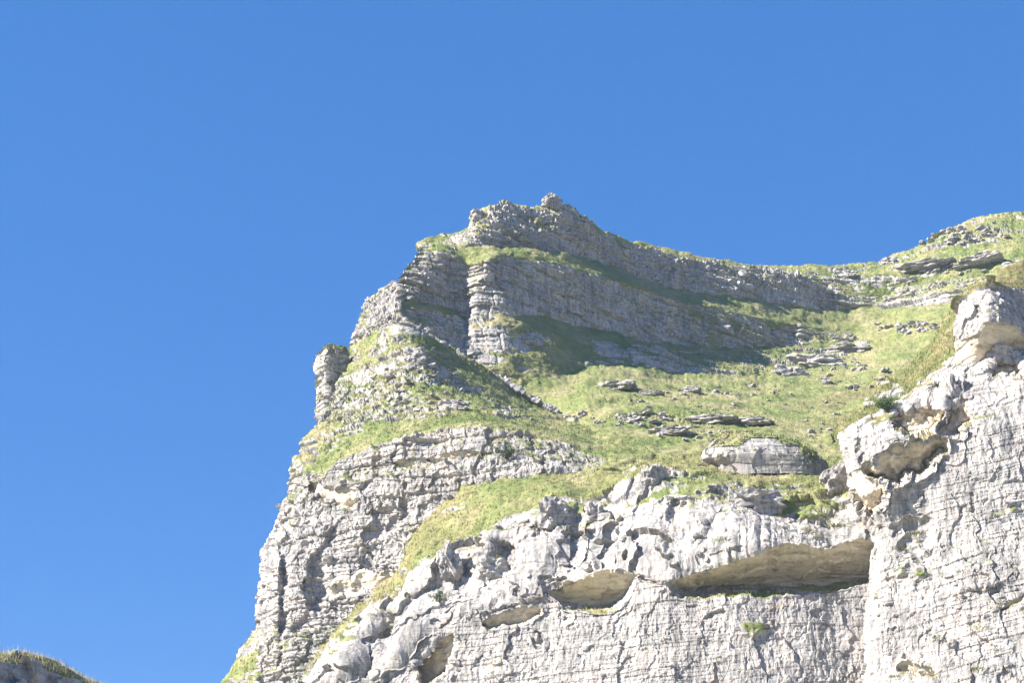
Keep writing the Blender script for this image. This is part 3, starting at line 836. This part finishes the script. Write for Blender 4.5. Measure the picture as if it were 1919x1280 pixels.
make_patch('right', [back(E0, 8, 14), E0, E1, E2, E3, E4, E5, E6, E7, E8, E9, E10, E11], [
    dict(name='cliff_top', rows=5, grass=.8),
    dict(name='cliff_top', label='rusty grass cap on top of the right cliff', grass=.78, ledge=.9, rock='massive', dry=.9),
    dict(name='right_cliff', label='grey jutting rock block at the top of the right cliff', grass=[(1796, .05), (1990, .08)], ledge=.2, rock='wall'),
    dict(name='right_cliff', label='tan underside of the jutting block', grass=0, ledge=0, rock='smooth', ochre=[(1796, .3), (1835, .9), (1990, 1)]),
    dict(name='right_cliff', grass=[(1742, .5), (1800, .25), (1990, .1)], ledge=.3, rock='wall'),
    dict(name='right_cliff', grass=[(1662, .66), (1740, .4), (1800, .05), (1990, .02)], ledge=.3, rock='wall', dry=.8),
    dict(name='right_cliff', label='hollowed edge of the right cliff with small caves', grass=[(1566, .30), (1640, .52), (1690, .28), (1760, .04), (1990, .02)], ledge=.3, rock='wall', dry=.8),
    dict(name='right_cliff', grass=[(1566, .0), (1990, .02)], ledge=.15, rock='wall'),
    dict(name='right_cliff', grass=[(1640, .02), (1690, .16), (1760, .1), (1800, .05), (1990, .1)], ledge=.25, rock='wall'),
    dict(name='right_cliff', label='tall bright white streaked wall on the right', grass=[(1626, .08), (1720, .30), (1790, .10), (1990, .06)], ledge=.3, rock='wall'),
    dict(name='right_cliff', grass=[(1608, .12), (1700, .1), (1990, .07)], ledge=.25, rock='wall'),
    dict(name='scree_slope', rows=30, grass=.15, rock='smooth')],
    1560, 1990, dip=(.22, 0), seed=501, wrap_l=(5, 14, -1), margin=60, dents=right_dents)
U0 = [(1560, 816, 158.5), (1600, 775, 161), (1650, 736, 163), (1700, 690, 164), (1745, 640, 164), (1775, 592, 163.5), (1800, 556, 163), (1836, 522, 162)]
U1 = [(1566, 828, 157), (1620, 797, 157), (1665, 775, 157), (1710, 752, 156.5), (1755, 705, 156), (1790, 655, 155), (1805, 590, 155), (1846, 535, 156)]
U2 = [(1575, 850, 155.5), (1640, 815, 155.5), (1690, 790, 155), (1740, 760, 154.5), (1780, 715, 154), (1812, 665, 153.5), (1822, 610, 153.5), (1860, 560, 154)]
make_patch('rim', [back(U0, 7, 18), U0, U1, U2], [
    dict(name='rim_slope', rows=6, grass=.9, dry=.5),
    dict(name='rim_slope', label='brownish grass shoulder along the left rim of the right cliff', grass=[(1545, .6), (1640, .58), (1700, .64), (1790, .74), (1860, .8)], ledge=.75, rock='chunk', amp=.8, dry=[(1545, .6), (1700, .6), (1860, .85)]),
    dict(name='rim_slope', grass=.55, ledge=.6, rock='chunk', amp=.6, dry=.6)],
    1560, 1860, seed=551, ragged={0: 2.0, 1: 4.0})
print('t right', time.time() - T_START)


# ------------------------------------------------------------------ things: placing by surface
def surf(key, x, y):
    """The terrain's point and normal at a place of the photograph."""
    g = GRIDS[key]
    if 'px' not in g:
        g['px'] = to_pix(g['A'].astype(float))
    px, py = g['px']
    d2 = (px - x) ** 2 + (py - y) ** 2
    dist = g['A'][..., 1]
    cand = d2 < max(9.0, d2.min() * 1.5)
    k = np.argmin(np.where(cand, dist, 1e9))
    k = np.unravel_index(k, d2.shape)
    return g['A'][k].astype(float), g['N'][k].astype(float)


def mpp(P):
    """Metres for one pixel of the photograph at P."""
    return (P[1] * CP + P[2] * SP) / FPX


def tag(o, label, cat, group=None):
    o['label'] = label
    o['category'] = cat
    if group:
        o['group'] = group
    return o


def mesh_from(name, V, Fc, mat, smooth=False):
    me = bpy.data.meshes.new(name)
    me.from_pydata([tuple(map(float, v)) for v in V], [], [tuple(map(int, f)) for f in Fc])
    if smooth:
        me.polygons.foreach_set('use_smooth', [True] * len(me.polygons))
    me.materials.append(mat)
    me.update()
    return me


import bmesh


def ico(sub):
    bm = bmesh.new()
    bmesh.ops.create_icosphere(bm, subdivisions=sub, radius=1.0)
    bm.verts.ensure_lookup_table()
    V = np.array([v.co[:] for v in bm.verts])
    Fc = np.array([[v.index for v in f.verts] for f in bm.faces])
    bm.free()
    return V, Fc


ICO = {k: ico(k) for k in (2, 3, 4, 5)}


def rock_shape(seed, sub, box=4.0, rough=.42, beds=0.0):
    V, Fc = ICO[sub]
    n = (np.abs(V) ** box).sum(1) ** (1 / box)
    P = V / n[:, None]
    Q = (P + seed * 13.7).astype(F)
    fh, fe = facets(Q, .62, seed)
    fh2, _ = facets(Q, .27, seed + 5)
    r = 1 + rough * fh + rough * .4 * fh2 + .22 * (fbm(Q, 1.3, 3, seed) - .5)
    P = P * r[:, None]
    if beds:
        w = P[:, 2] / beds + .6 * fbm(Q, .8, 2, seed + 9)
        lh = hf(np.floor(w).astype(np.int32), np.zeros(len(w), np.int32), np.zeros(len(w), np.int32), seed)
        P[:, :2] *= (1 + .28 * (lh - .5))[:, None]
    return P, Fc


def rock_mesh(name, seed, sub=3, **k):
    P, Fc = rock_shape(seed, sub, **k)
    return mesh_from(name, P, Fc, MAT['rock'])


SMALL = [rock_mesh('small_rock', 900 + k, 2, box=4.5, rough=.8) for k in range(7)]
MID = [rock_mesh('rock_shape', 930 + k, 4, box=3.4, rough=.5) for k in range(6)]


def put_rock(name, me, key, x, y, w, h, label, cat, group=None, rz=0.0, tilt=0.0, sink=.3, deep=.8, at=None):
    P, N = surf(key, x, y)
    if at is not None:
        P = pix(x, y, at)
    m = mpp(P)
    o = bpy.data.objects.new(name, me)
    o.scale = (w * m / 2, max(w, h) * m / 2 * deep, h * m / 2)
    o.location = (P[0], P[1], P[2] + h * m / 2 * (1 - 2 * sink))
    o.rotation_euler = (0, tilt, rz)
    COL.objects.link(o)
    return tag(o, label, cat, group)


# ---- single rocks that can be told apart
singles = [
    ('rock_outcrop', 0, 'cirque', 1330, 788, 95, 20, 'long low grey rock ledge lying across the lower meadow, left half', 'rock', 0.06, .05),
    ('rock_outcrop', 1, 'cirque', 1405, 792, 80, 15, 'low grey rock ledge on the lower meadow, tapering to the right', 'rock', 0.1, .06),
    ('rock_outcrop', 2, 'cirque', 1157, 724, 74, 17, 'flat grey rock slab on the grass below the shaded cliffs', 'rock', 0.0, .03),
    ('rock_outcrop', 3, 'cirque', 1222, 737, 44, 11, 'small flat grey rock right of the flat slab on the upper meadow', 'rock', 0.2, .0),
    ('rock_outcrop', 4, 'cirque', 1290, 731, 44, 12, 'thin grey rock in the middle of the upper meadow', 'rock', 0.1, .05),
    ('rock_outcrop', 5, 'cirque', 1250, 812, 84, 20, 'broken grey outcrop on the lower meadow left of the grass-capped boulder', 'rock', 0.0, -.05),
    ('rock_outcrop', 1, 'cirque', 1525, 682, 100, 30, 'grey outcrop at the right end of the lower cliff band', 'rock', .3, .08),
    ('rock_outcrop', 3, 'cirque', 1480, 700, 56, 28, 'rounded grey rock at the foot of the lower cliff band', 'rock', .5, .1),
    ('rock_outcrop', 2, 'cirque', 1590, 655, 80, 18, 'pale grey rock step beside the right end of the cliffs', 'rock', .4, -.03),
    ('rock_outcrop', 0, 'far', 1730, 496, 80, 17, 'flat pale rock slab on the skyline slope, the left one', 'rock', .1, -.02),
    ('rock_outcrop', 4, 'far', 1830, 488, 80, 18, 'flat pale rock slab on the skyline slope, the right one', 'rock', .1, -.12),
    ('rock_outcrop', 5, 'far', 1582, 514, 44, 15, 'small pale rock standing just below the saddle', 'rock', .1, 0),
    ('rock_outcrop', 2, 'far', 1668, 488, 28, 14, 'square pale rock standing on the skyline right of the saddle', 'rock', .1, 0),
    ('rock_outcrop', 3, 'far', 1905, 500, 50, 20, 'pale rock at the right frame edge above the grass cap', 'rock', .1, 0),
    ('rock_outcrop', 4, 'left', 880, 960, 60, 14, 'flat grey rock lying on the diagonal grass ramp', 'rock', 0, -.03),
    ('rock_outcrop', 1, 'left', 775, 668, 40, 34, 'grey upright rock on the ridge crest', 'rock', .4, 0),
    ('rock_outcrop', 5, 'left', 850, 765, 56, 24, 'grey bedded block above the bright grass ramp', 'rock', .3, .05),
]
for nm, k, key, x, y, w, h, lb, ct, rz, tl in singles:
    put_rock(nm, MID[k], key, x, y, w, h * 1.0, lb, ct, None, rz - .55, tl, sink=.5, deep=.55)

blocks = [
    (0, 'front', 1040, 968, 52, 56, 'squared white rock block on the rim of the front slabs', .3, .1),
    (3, 'front', 1112, 965, 32, 40, 'small upright grey rock right of the squared white block', .1, .1),
    (2, 'front', 1420, 945, 96, 46, 'large pale rounded rock below the grass-capped boulder', .2, .05),
    (4, 'front', 1570, 908, 70, 54, 'pale smooth rock wedged against the right cliff', .5, -.2),
    (5, 'front', 1225, 895, 46, 40, 'white sloping block at the top of the front slabs', .6, -.3),
    (1, 'front', 925, 1068, 56, 44, 'white boulder with a grass tuft behind it on the front slabs', .2, 0),
    (4, 'front', 840, 1060, 40, 60, 'grey rib of rock at the lower edge of the grass ramp', .2, -.3),
    (2, 'right', 1880, 672, 62, 34, 'tan wedge of rock hanging below the jutting block', .2, .1),
    (3, 'right', 1790, 745, 40, 70, 'rounded rock pillar between two small caves', .1, 0),
    ]
for k, key, x, y, w, h, lb, rz, tl in blocks:
    put_rock('rock_block', MID[k], key, x, y, w, h, lb, 'rock', None, rz, tl, sink=.42, deep=.6)
put_rock('summit_rock', MID[2], 'cirque', 1036, 384, 34, 26, 'small tilted rock at the very top of the mountain', 'rock', None, .3, .35, sink=.2)
put_rock('summit_rock', MID[5], 'cirque', 895, 406, 24, 22, 'small square rock on the left shoulder of the summit', 'rock', None, .2, 0, sink=.3)

# ---- rubble that nothing tells apart: one label for each strewn patch
clusters = [
    ('cirque', 1160, 783, 105, 14, 34, 7, 16, 'small pale rock in the rubble strip across the lower meadow', 'rubble strip on the lower meadow'),
    ('cirque', 1290, 812, 90, 14, 22, 6, 14, 'small grey rock beside the broken outcrop on the lower meadow', 'rocks by the broken outcrop'),
    ('cirque', 1330, 745, 170, 26, 26, 5, 12, 'small pale rock scattered on the upper meadow', 'rocks on the upper meadow'),
    ('cirque', 1610, 700, 80, 34, 34, 6, 17, 'small white rock scattered on the yellow grass right of the cliffs', 'rocks on the right grass slope'),
    ('cirque', 1700, 610, 70, 13, 34, 6, 15, 'small pale rock in the stony strip below the right terrace', 'stony strip below the terrace'),
    ('cirque', 1560, 790, 60, 40, 16, 5, 12, 'small rock on the grass left of the right cliff', 'rocks near the right cliff'),
    ('far', 1800, 440, 90, 14, 34, 7, 18, 'small white rock in the band below the right skyline', 'rocks below the right skyline'),
    ('far', 1780, 500, 110, 12, 22, 6, 14, 'small pale rock on the skyline slope among flat slabs', 'rocks on the skyline slope'),
    ('left', 860, 930, 70, 40, 18, 5, 13, 'small grey rock on the diagonal grass ramp', 'rocks on the grass ramp'),
    ('left', 780, 720, 90, 40, 30, 6, 15, 'small pale rock among the grass stripes of the ridge', 'rocks on the ridge'),
]
for key, cx, cy, rx, ry, n, w0, w1, lb, gp in clusters:
    for k in range(n):
        a, r = rng.uniform(0, 6.28), math.sqrt(rng.uniform(0, 1))
        w = w0 + (w1 - w0) * rng.uniform() ** 2
        put_rock('small_rock', SMALL[int(rng.integers(7))], key, cx + rx * r * math.cos(a), cy + ry * r * math.sin(a), w * 1.15, w * rng.uniform(.4, .75), lb, 'rock', gp,
                 rng.uniform(0, 6.28), rng.uniform(-.3, .3), sink=.42, deep=rng.uniform(.7, 1.1))

# ---- stones that stand out of the cliffs, each a piece of its cliff
def stones_on(parent_name, key, x0, x1, y0, y1, n, w0, w1, seed):
    par = [o for o in bpy.data.objects if o.name.split('.')[0] == parent_name and o.get('kind') == 'structure']
    r = np.random.default_rng(seed)
    g = GRIDS[key]
    sel = np.argwhere((g['GX'] > x0) & (g['GX'] < x1) & (g['GY'] > y0) & (g['GY'] < y1) & (g['mask'] < .3))
    for i, j in sel[r.choice(len(sel), min(n, len(sel)), replace=False)]:
        P = g['A'][i, j].astype(float)
        m = mpp(P)
        w = (w0 + (w1 - w0) * r.uniform() ** 2) * m / 2
        o = bpy.data.objects.new('stone', STONES[int(r.integers(len(STONES)))])
        o.scale = (w, w * .8, w * r.uniform(.4, .7))
        o.location = P - g['N'][i, j].astype(float) * w * .35
        o.rotation_euler = (r.normal(0, .12), r.normal(0, .15), r.uniform(-.6, .6))
        COL.objects.link(o)
        o.parent = par[0]


STONES = [rock_mesh('stone', 960 + k, 2, box=5.0, rough=.5) for k in range(8)]
stones_on('summit_cliff', 'cirque', 880, 1600, 390, 560, 40, 10, 26, 11)
stones_on('cliff_band', 'cirque', 750, 1500, 490, 650, 50, 10, 28, 12)
stones_on('lower_cliff_band', 'cirque', 880, 1600, 610, 700, 34, 10, 28, 13)
stones_on('left_wall', 'left', 520, 800, 900, 1270, 60, 9, 24, 14)
stones_on('ridge_slope', 'left', 640, 900, 620, 800, 60, 8, 20, 15)
stones_on('front_slab', 'front', 620, 1600, 920, 1080, 24, 10, 26, 16)
stones_on('lower_wall', 'front', 800, 1600, 1120, 1275, 30, 8, 18, 17)
stones_on('right_cliff', 'right', 1640, 1910, 830, 1275, 40, 8, 20, 18)

# ---- the grass-capped boulder
def lathe_grid(name, cx_px, y_top, y_bot, d, prof, depth_ratio, prm, seed, dip=(0, 0), amp=.5, cap=.5, nseg=300, nrow=None, power=.8, turn=0.0):
    """A free-standing rock: rings of (x_left, x_right) pixels from the top down, closed on top."""
    nrow = nrow or int((y_bot - y_top) / 1.2)
    ts = np.linspace(0, 1, nrow)
    ys = y_top + (y_bot - y_top) * ts
    xl = np.interp(ts, [p[0] for p in prof], [p[1] for p in prof])
    xr = np.interp(ts, [p[0] for p in prof], [p[2] for p in prof])
    ph = np.linspace(0, 2 * np.pi, nseg, endpoint=False)
    cen = pix((xl + xr) / 2, ys, np.full(nrow, d))
    half = (pix(xr, ys, np.full(nrow, d)) - pix(xl, ys, np.full(nrow, d)))[:, 0] / 2
    c, s_ = np.cos(ph), np.sin(ph)
    e = power
    X = np.sign(c) * np.abs(c) ** e
    Y = np.sign(s_) * np.abs(s_) ** e
    if turn:
        X, Y = X * math.cos(turn) - Y * math.sin(turn), X * math.sin(turn) + Y * math.cos(turn)
        X, Y = X / np.abs(X).max(), Y / np.abs(Y).max()
    G = np.zeros((nrow, nseg, 3))
    G[..., 0] = cen[:, 0, None] + half[:, None] * X[None]
    G[..., 1] = d + half[:, None] * depth_ratio * Y[None]
    G[..., 2] = cen[:, 2, None]
    top = G[:1].copy()
    rings = [top.mean(1, keepdims=True) + (top - top.mean(1, keepdims=True)) * t + np.array([0, 0, .12]) * (1 - t) for t in np.linspace(0, 1, 24)[:-1]]
    G = np.concatenate(rings + [G], 0)
    N = np.zeros_like(G)
    ctr = G.mean(1, keepdims=True)
    N = G - ctr
    N[..., 2] = 0
    N /= np.maximum(np.linalg.norm(N, axis=-1, keepdims=True), 1e-6)
    N[:18] = (0, 0, 1)
    dsp = rock_disp(G.reshape(-1, 3).astype(F), prm, dip, seed).reshape(G.shape[:2]) * amp
    dsp[:18] *= .4
    A = G + N * dsp[..., None]
    tu = np.roll(A, -1, 1) - np.roll(A, 1, 1)
    tv = np.gradient(A, axis=0)
    nn = np.cross(tv, tu)
    nn /= np.maximum(np.linalg.norm(nn, axis=-1, keepdims=True), 1e-9)
    if nn[:10, :, 2].mean() < 0:
        nn = -nn
    nz = fbm(A.reshape(-1, 3).astype(F), .5, 3, seed + 3).reshape(G.shape[:2]) - .5
    mask = sstep(.0, .25, nn[..., 2] - .62 + (cap - .5) + nz * 1.0)
    ob = grid_object(name, A, mask * 0, np.zeros_like(mask), close=True, mat=MAT['rock'])
    nr_, nc_ = mask.shape
    ids = np.arange(nr_ * nc_).reshape(nr_, nc_)
    q = np.stack([ids[:-1], np.roll(ids, -1, 1)[:-1], np.roll(ids, -1, 1)[1:], ids[1:]], -1).reshape(-1, 4)[:, ::-1]
    q = q[mask.ravel()[q].mean(1) > .5]
    used, inv = np.unique(q, return_inverse=True)
    V = A.reshape(-1, 3)[used] + nn.reshape(-1, 3)[used] * (.05 + .10 * fbm(A.reshape(-1, 3)[used].astype(F), 2.0, 2, seed + 8)[:, None])
    r = np.random.default_rng(seed)
    k = r.choice(len(used), min(2600, len(used)))
    B0 = V[k]
    tip = B0 + np.stack([r.normal(0, .08, len(k)), r.normal(0, .08, len(k)), r.uniform(.12, .38, len(k))], -1)
    off = np.stack([r.normal(0, .05, len(k)), r.normal(0, .05, len(k)), np.zeros(len(k))], -1)
    VB = np.concatenate([B0 - off, B0 + off, tip], 0)
    n0, nk = len(V), len(k)
    faces = [tuple(f) for f in inv.reshape(-1, 4)] + [(n0 + t, n0 + nk + t, n0 + 2 * nk + t) for t in range(nk)]
    cp = bpy.data.objects.new('turf_cap', mesh_from('turf_cap', np.concatenate([V, VB], 0), faces, MAT['grass'], True))
    COL.objects.link(cp)
    cp.parent = ob
    return ob


o = lathe_grid('grass_capped_boulder', 1430, 817, 905, 169.5, [(0, 1352, 1415), (.08, 1340, 1450), (.2, 1328, 1490), (.4, 1314, 1522), (.6, 1312, 1540), (.75, 1330, 1551), (1, 1338, 1556)], .62,
               ROCKS['boulder'], 611, amp=.42, cap=.62)
tag(o, 'large dome-shaped grey boulder with a grass cap above the front slabs', 'boulder')
o = lathe_grid('rock_pillar', 620, 655, 800, 210, [(0, 606, 646), (.05, 594, 653), (.12, 589, 657), (.28, 590, 656), (.34, 595, 651), (.52, 592, 652), (.58, 594, 655), (.8, 591, 660), (1, 594, 672)], .9, dict(ROCKS['boulder'], bed=.16, blk=.22, fs=1.5, fa=1.0, big=1.4), 622, amp=.75, cap=.72, power=.45, turn=.5)
tag(o, 'detached rock pillar with a flat grassy top on the left edge', 'rock pillar')

# ------------------------------------------------------------------ shrubs and grass tussocks
def blades_mesh(name, n, rad, h0, h1, wid, seed, mat, lean=.35):
    r = np.random.default_rng(seed)
    V, Fc = [], []
    for k in range(n):
        a, q = r.uniform(0, 6.28), rad * math.sqrt(r.uniform())
        x, y = q * math.cos(a), q * math.sin(a)
        h = r.uniform(h0, h1) * (1 - .5 * (q / rad) ** 2)
        b = r.uniform(0, 6.28)
        lx, ly = lean * h * math.cos(a) * q / rad + r.normal(0, .12) * h, lean * h * math.sin(a) * q / rad + r.normal(0, .12) * h
        wx, wy = wid * math.cos(b), wid * math.sin(b)
        i = len(V)
        V += [(x - wx, y - wy, -.05), (x + wx, y + wy, -.05), (x + lx * .5 + wx * .7, y + ly * .5 + wy * .7, h * .6), (x + lx, y + ly, h)]
        Fc += [(i, i + 1, i + 2), (i, i + 2, i + 3)]
    return mesh_from(name, V, Fc, mat)


def shrub(x, y, key, w, h, label, dens=1.0, seed=1, lift=0.0):
    P, N = surf(key, x, y)
    m = mpp(P)
    W, H = w * m / 2, h * m
    r = np.random.default_rng(seed)
    root = bpy.data.objects.new('shrub', None)
    root.location = (P[0], P[1] - .1, P[2] + lift)
    COL.objects.link(root)
    tag(root, label, 'shrub')
    V, Fc, LV, LF = [], [], [], []
    for k in range(int(26 * dens)):
        a = r.uniform(0, 6.28)
        el = r.uniform(.25, 1.3)
        end = np.array([W * math.cos(a) * math.cos(el) * 1.3, W * .8 * math.sin(a) * math.cos(el) * 1.3, H * (.35 + .65 * math.sin(el)) * r.uniform(.6, 1)])
        mid = end * .5 + np.array([0, 0, H * .12]) + r.normal(0, .05, 3)
        pts = [np.zeros(3), mid, end]
        rad = .03
        for p, q in zip(pts[:-1], pts[1:]):
            i = len(V)
            for c in (p, q):
                for t in range(3):
                    V.append(c + rad * np.array([math.cos(2.1 * t), math.sin(2.1 * t), 0]))
                rad *= .6
            Fc += [(i, i + 1, i + 4, i + 3), (i + 1, i + 2, i + 5, i + 4), (i + 2, i, i + 3, i + 5)]
        for t in range(int(46 * dens)):
            u = r.uniform(.3, 1.05)
            c = (mid * 2 * (1 - u) * u + end * u * u) + r.normal(0, .09, 3) * np.array([1, 1, .8])
            e1, e2 = r.normal(0, 1, 3), r.normal(0, 1, 3)
            e1 *= .07 / np.linalg.norm(e1)
            e2 *= .045 / np.linalg.norm(e2)
            i = len(LV)
            LV += [c - e1, c + e2, c + e1, c - e2]
            LF.append((i, i + 1, i + 2, i + 3))
    for nm, vv, ff, mt in (('branches', V, Fc, 'wood'), ('foliage', LV, LF, 'leaf')):
        c = bpy.data.objects.new(nm, mesh_from(nm, vv, ff, MAT[mt]))
        COL.objects.link(c)
        c.parent = root
    return root


shrub(822, 1128, 'front', 52, 30, 'wiry grey-green shrub growing from the white front slab', .7, 3)
shrub(948, 862, 'left', 44, 34, 'grey-green bush in front of the grey rock band', 1.0, 4)
shrub(1660, 775, 'right', 38, 36, 'dark green bush on the rim of the right cliff', 1.2, 5)

TUS = [blades_mesh('grass_tussock', 110, .65, .15, .5, .03, 40 + k, MAT['grass'], lean=.9) for k in range(3)]
tus = [('front', 1568, 985, 46, 'wide grass tussock on the pale rock left of the right cliff'), ('front', 1515, 992, 34, 'grass tussock second from the right on the pale rock'),
       ('front', 1528, 1008, 24, 'low grass tussock just above the long rock shelter'), ('front', 1352, 1012, 40, 'slanting grass tuft on the white slab above the shelter'),
       ('front', 930, 1048, 40, 'grass tuft behind the white boulder on the front slabs'), ('front', 1060, 1010, 22, 'narrow grass tuft in the cleft of the front slabs'),
       ('right', 1710, 1000, 40, 'tall grass patch on the right wall, upper tuft'), ('right', 1690, 1030, 36, 'tall grass patch on the right wall, lower tuft'),
       ('right', 1858, 968, 24, 'single grass tuft high on the right wall'), ('right', 1795, 1070, 14, 'tiny grass tuft in the middle of the right wall'),
       ('right', 1755, 1195, 28, 'grass tuft low on the right wall'), ('right', 1830, 1255, 34, 'grass tuft at the bottom of the right wall'),
       ('right', 1675, 1268, 30, 'grass tuft at the bottom left of the right wall')]
for k, (key, x, y, w, lb) in enumerate(tus):
    P, N = surf(key, x, y)
    o = bpy.data.objects.new('grass_tussock', TUS[k % 3])
    q = w * mpp(P) / 1.3
    o.location = P
    o.scale = (q, q * .6, q * .7)
    o.rotation_euler = (.2, 0, k)
    COL.objects.link(o)
    tag(o, lb, 'grass tussock')

# ------------------------------------------------------------------ grass blades over the turf
def grass_over(key, name, label, n, h0, h1, wid, seed, mat='grass', xr=None, yr=None, blades=3):
    r = np.random.default_rng(seed)
    g = GRIDS[key]
    A, M, N = g['A'], g['mask'], g['N']
    a = A[1:, :-1] - A[:-1, :-1]
    b = A[:-1, 1:] - A[:-1, :-1]
    area = np.linalg.norm(np.cross(a, b), axis=-1)
    # evenly over what the camera can see of the turf, so that near and far grass are as dense in the picture
    dist = A[:-1, :-1, 1]
    toc = -A[:-1, :-1] / np.linalg.norm(A[:-1, :-1], axis=-1, keepdims=True)
    face = np.clip((N[:-1, :-1] * toc).sum(-1), 0, 1) + .15
    wgt = area * face * (M[:-1, :-1] > .6)
    if xr:
        wgt = wgt * (g['GX'][:-1, :-1] > xr[0]) * (g['GX'][:-1, :-1] < xr[1])
    if yr:
        wgt = wgt * (g['GY'][:-1, :-1] > yr[0]) * (g['GY'][:-1, :-1] < yr[1])
    p = wgt.ravel() / wgt.sum()
    idx = r.choice(p.size, n, p=p)
    base = A[:-1, :-1].reshape(-1, 3)[idx] + a.reshape(-1, 3)[idx] * r.random((n, 1)) + b.reshape(-1, 3)[idx] * r.random((n, 1))
    clump = fbm(base, .8, 3, seed + 3)
    hh = (h0 + (h1 - h0) * r.random(n) ** 1.5) * np.clip(.2 + 1.6 * clump, .4, 1.5)
    V = np.zeros((n, blades, 3, 3), F)
    for k in range(blades):
        ang = r.uniform(0, 2 * np.pi, n)
        dx = np.stack([np.cos(ang), np.sin(ang), 0 * ang], -1)
        off = r.normal(0, .10, (n, 3)) * np.array([1, 1, .2])
        tip = np.stack([r.normal(0, .3, n), r.normal(0, .3, n), np.ones(n)], -1) * hh[:, None] * r.uniform(.6, 1.1, (n, 1))
        c = base + off
        V[:, k, 0] = c - dx * wid - np.array([0, 0, .05])
        V[:, k, 1] = c + dx * wid - np.array([0, 0, .05])
        V[:, k, 2] = c + tip
    nv = n * blades * 3
    me = bpy.data.meshes.new(name)
    me.vertices.add(nv)
    me.vertices.foreach_set('co', V.ravel())
    me.loops.add(nv)
    me.loops.foreach_set('vertex_index', np.arange(nv, dtype=np.int32))
    me.polygons.add(nv // 3)
    me.polygons.foreach_set('loop_start', np.arange(nv // 3, dtype=np.int32) * 3)
    me.polygons.foreach_set('loop_total', np.full(nv // 3, 3, np.int32))
    me.update()
    me.validate()
    me.materials.append(MAT[mat])
    o = bpy.data.objects.new(name, me)
    o['kind'] = 'stuff'
    o['label'] = label
    o['category'] = 'grass'
    COL.objects.link(o)
    return o


grass_over('cirque', 'meadow_grass', 'yellow-green grass covering the meadow and ledges of the cirque', 90000, .07, .25, .035, 1)
grass_over('left', 'ridge_grass', 'green grass on the ramps and ridge of the left buttress', 30000, .14, .42, .035, 2)
grass_over('far', 'skyline_grass', 'grass on the slope below the skyline', 18000, .16, .5, .045, 3)
grass_over('front', 'ramp_grass', 'grass on the diagonal ramp above the white slabs', 24000, .12, .4, .03, 4)
grass_over('rim', 'rim_grass', 'brownish grass on the shoulder along the right cliff rim', 9000, .12, .45, .03, 7)
grass_over('right', 'cliff_grass', 'grass on the rim and ledges of the right cliff', 12000, .12, .45, .03, 5)
print('t things', time.time() - T_START)

# ------------------------------------------------------------------ near knoll at the lower left corner
K0 = [(-80, 1212, 37.5), (0, 1224, 38.8), (25, 1227, 39.2), (60, 1229, 39.8), (95, 1237, 40.5), (125, 1252, 41), (150, 1268, 41.5), (190, 1281, 42.3), (240, 1300, 43.4)]
K1 = [(-80, 1242, 37.0), (0, 1244, 38.3), (50, 1242, 39.1), (95, 1256, 39.9), (150, 1278, 41), (190, 1288, 41.8), (240, 1308, 43)]
K2 = [(-80, 1275, 36.8), (0, 1280, 38.1), (50, 1282, 38.9), (95, 1290, 39.7), (190, 1300, 41.5), (240, 1320, 42.6)]
K3 = [(-80, 1500, 34), (240, 1500, 40)]
make_patch('knoll', [back(K0, 3, 12), K0, K1, K2, K3], [
    dict(name='near_knoll', rows=8, grass=.9),
    dict(name='near_knoll', label='dark turf edge of the near knoll in the lower left corner', grass=[(-80, .9), (15, .6), (30, .15), (75, .2), (90, .9), (240, .8)], ledge=.6, rock='near', amp=1.0),
    dict(name='near_knoll', grass=[(-80, .1), (240, .15)], ledge=.1, rock='near', amp=1.0),
    dict(name='near_knoll', rows=40, grass=.1, ledge=.1, rock='near', amp=1.0)],
    -80, 240, step=1.2, seed=701, ragged={0: 0.0, 1: 4.0, 2: 6.0})
grass_over('knoll', 'near_grass', 'dry grass along the edge of the near knoll', 2600, .03, .15, .004, 6, 'dry_grass', blades=3)
print('t all', time.time() - T_START)

# ------------------------------------------------------------------ the air
top = max(float(g['A'][..., 2].max()) for g in GRIDS.values()) + 4.0
bm = bmesh.new()
bmesh.ops.create_cube(bm, size=1.0)
me = bpy.data.meshes.new('haze')
bm.to_mesh(me)
bm.free()
hz = bpy.data.objects.new('haze', me)
hz.scale = (5100, 5100, top + 7.0)
hz.location = (0, 0, (top - 7.0) / 2)
hz['kind'] = 'stuff'
COL.objects.link(hz)
m = bpy.data.materials.new('air')
m.use_nodes = True
for n in list(m.node_tree.nodes):
    m.node_tree.nodes.remove(n)
no = m.node_tree.nodes.new('ShaderNodeOutputMaterial')
nv = m.node_tree.nodes.new('ShaderNodeVolumePrincipled')
nv.inputs['Color'].default_value = (.60, .78, 1.0, 1)
nv.inputs['Density'].default_value = HAZE
nv.inputs['Anisotropy'].default_value = 0.0
m.node_tree.links.new(nv.outputs[0], no.inputs['Volume'])
me.materials.append(m)
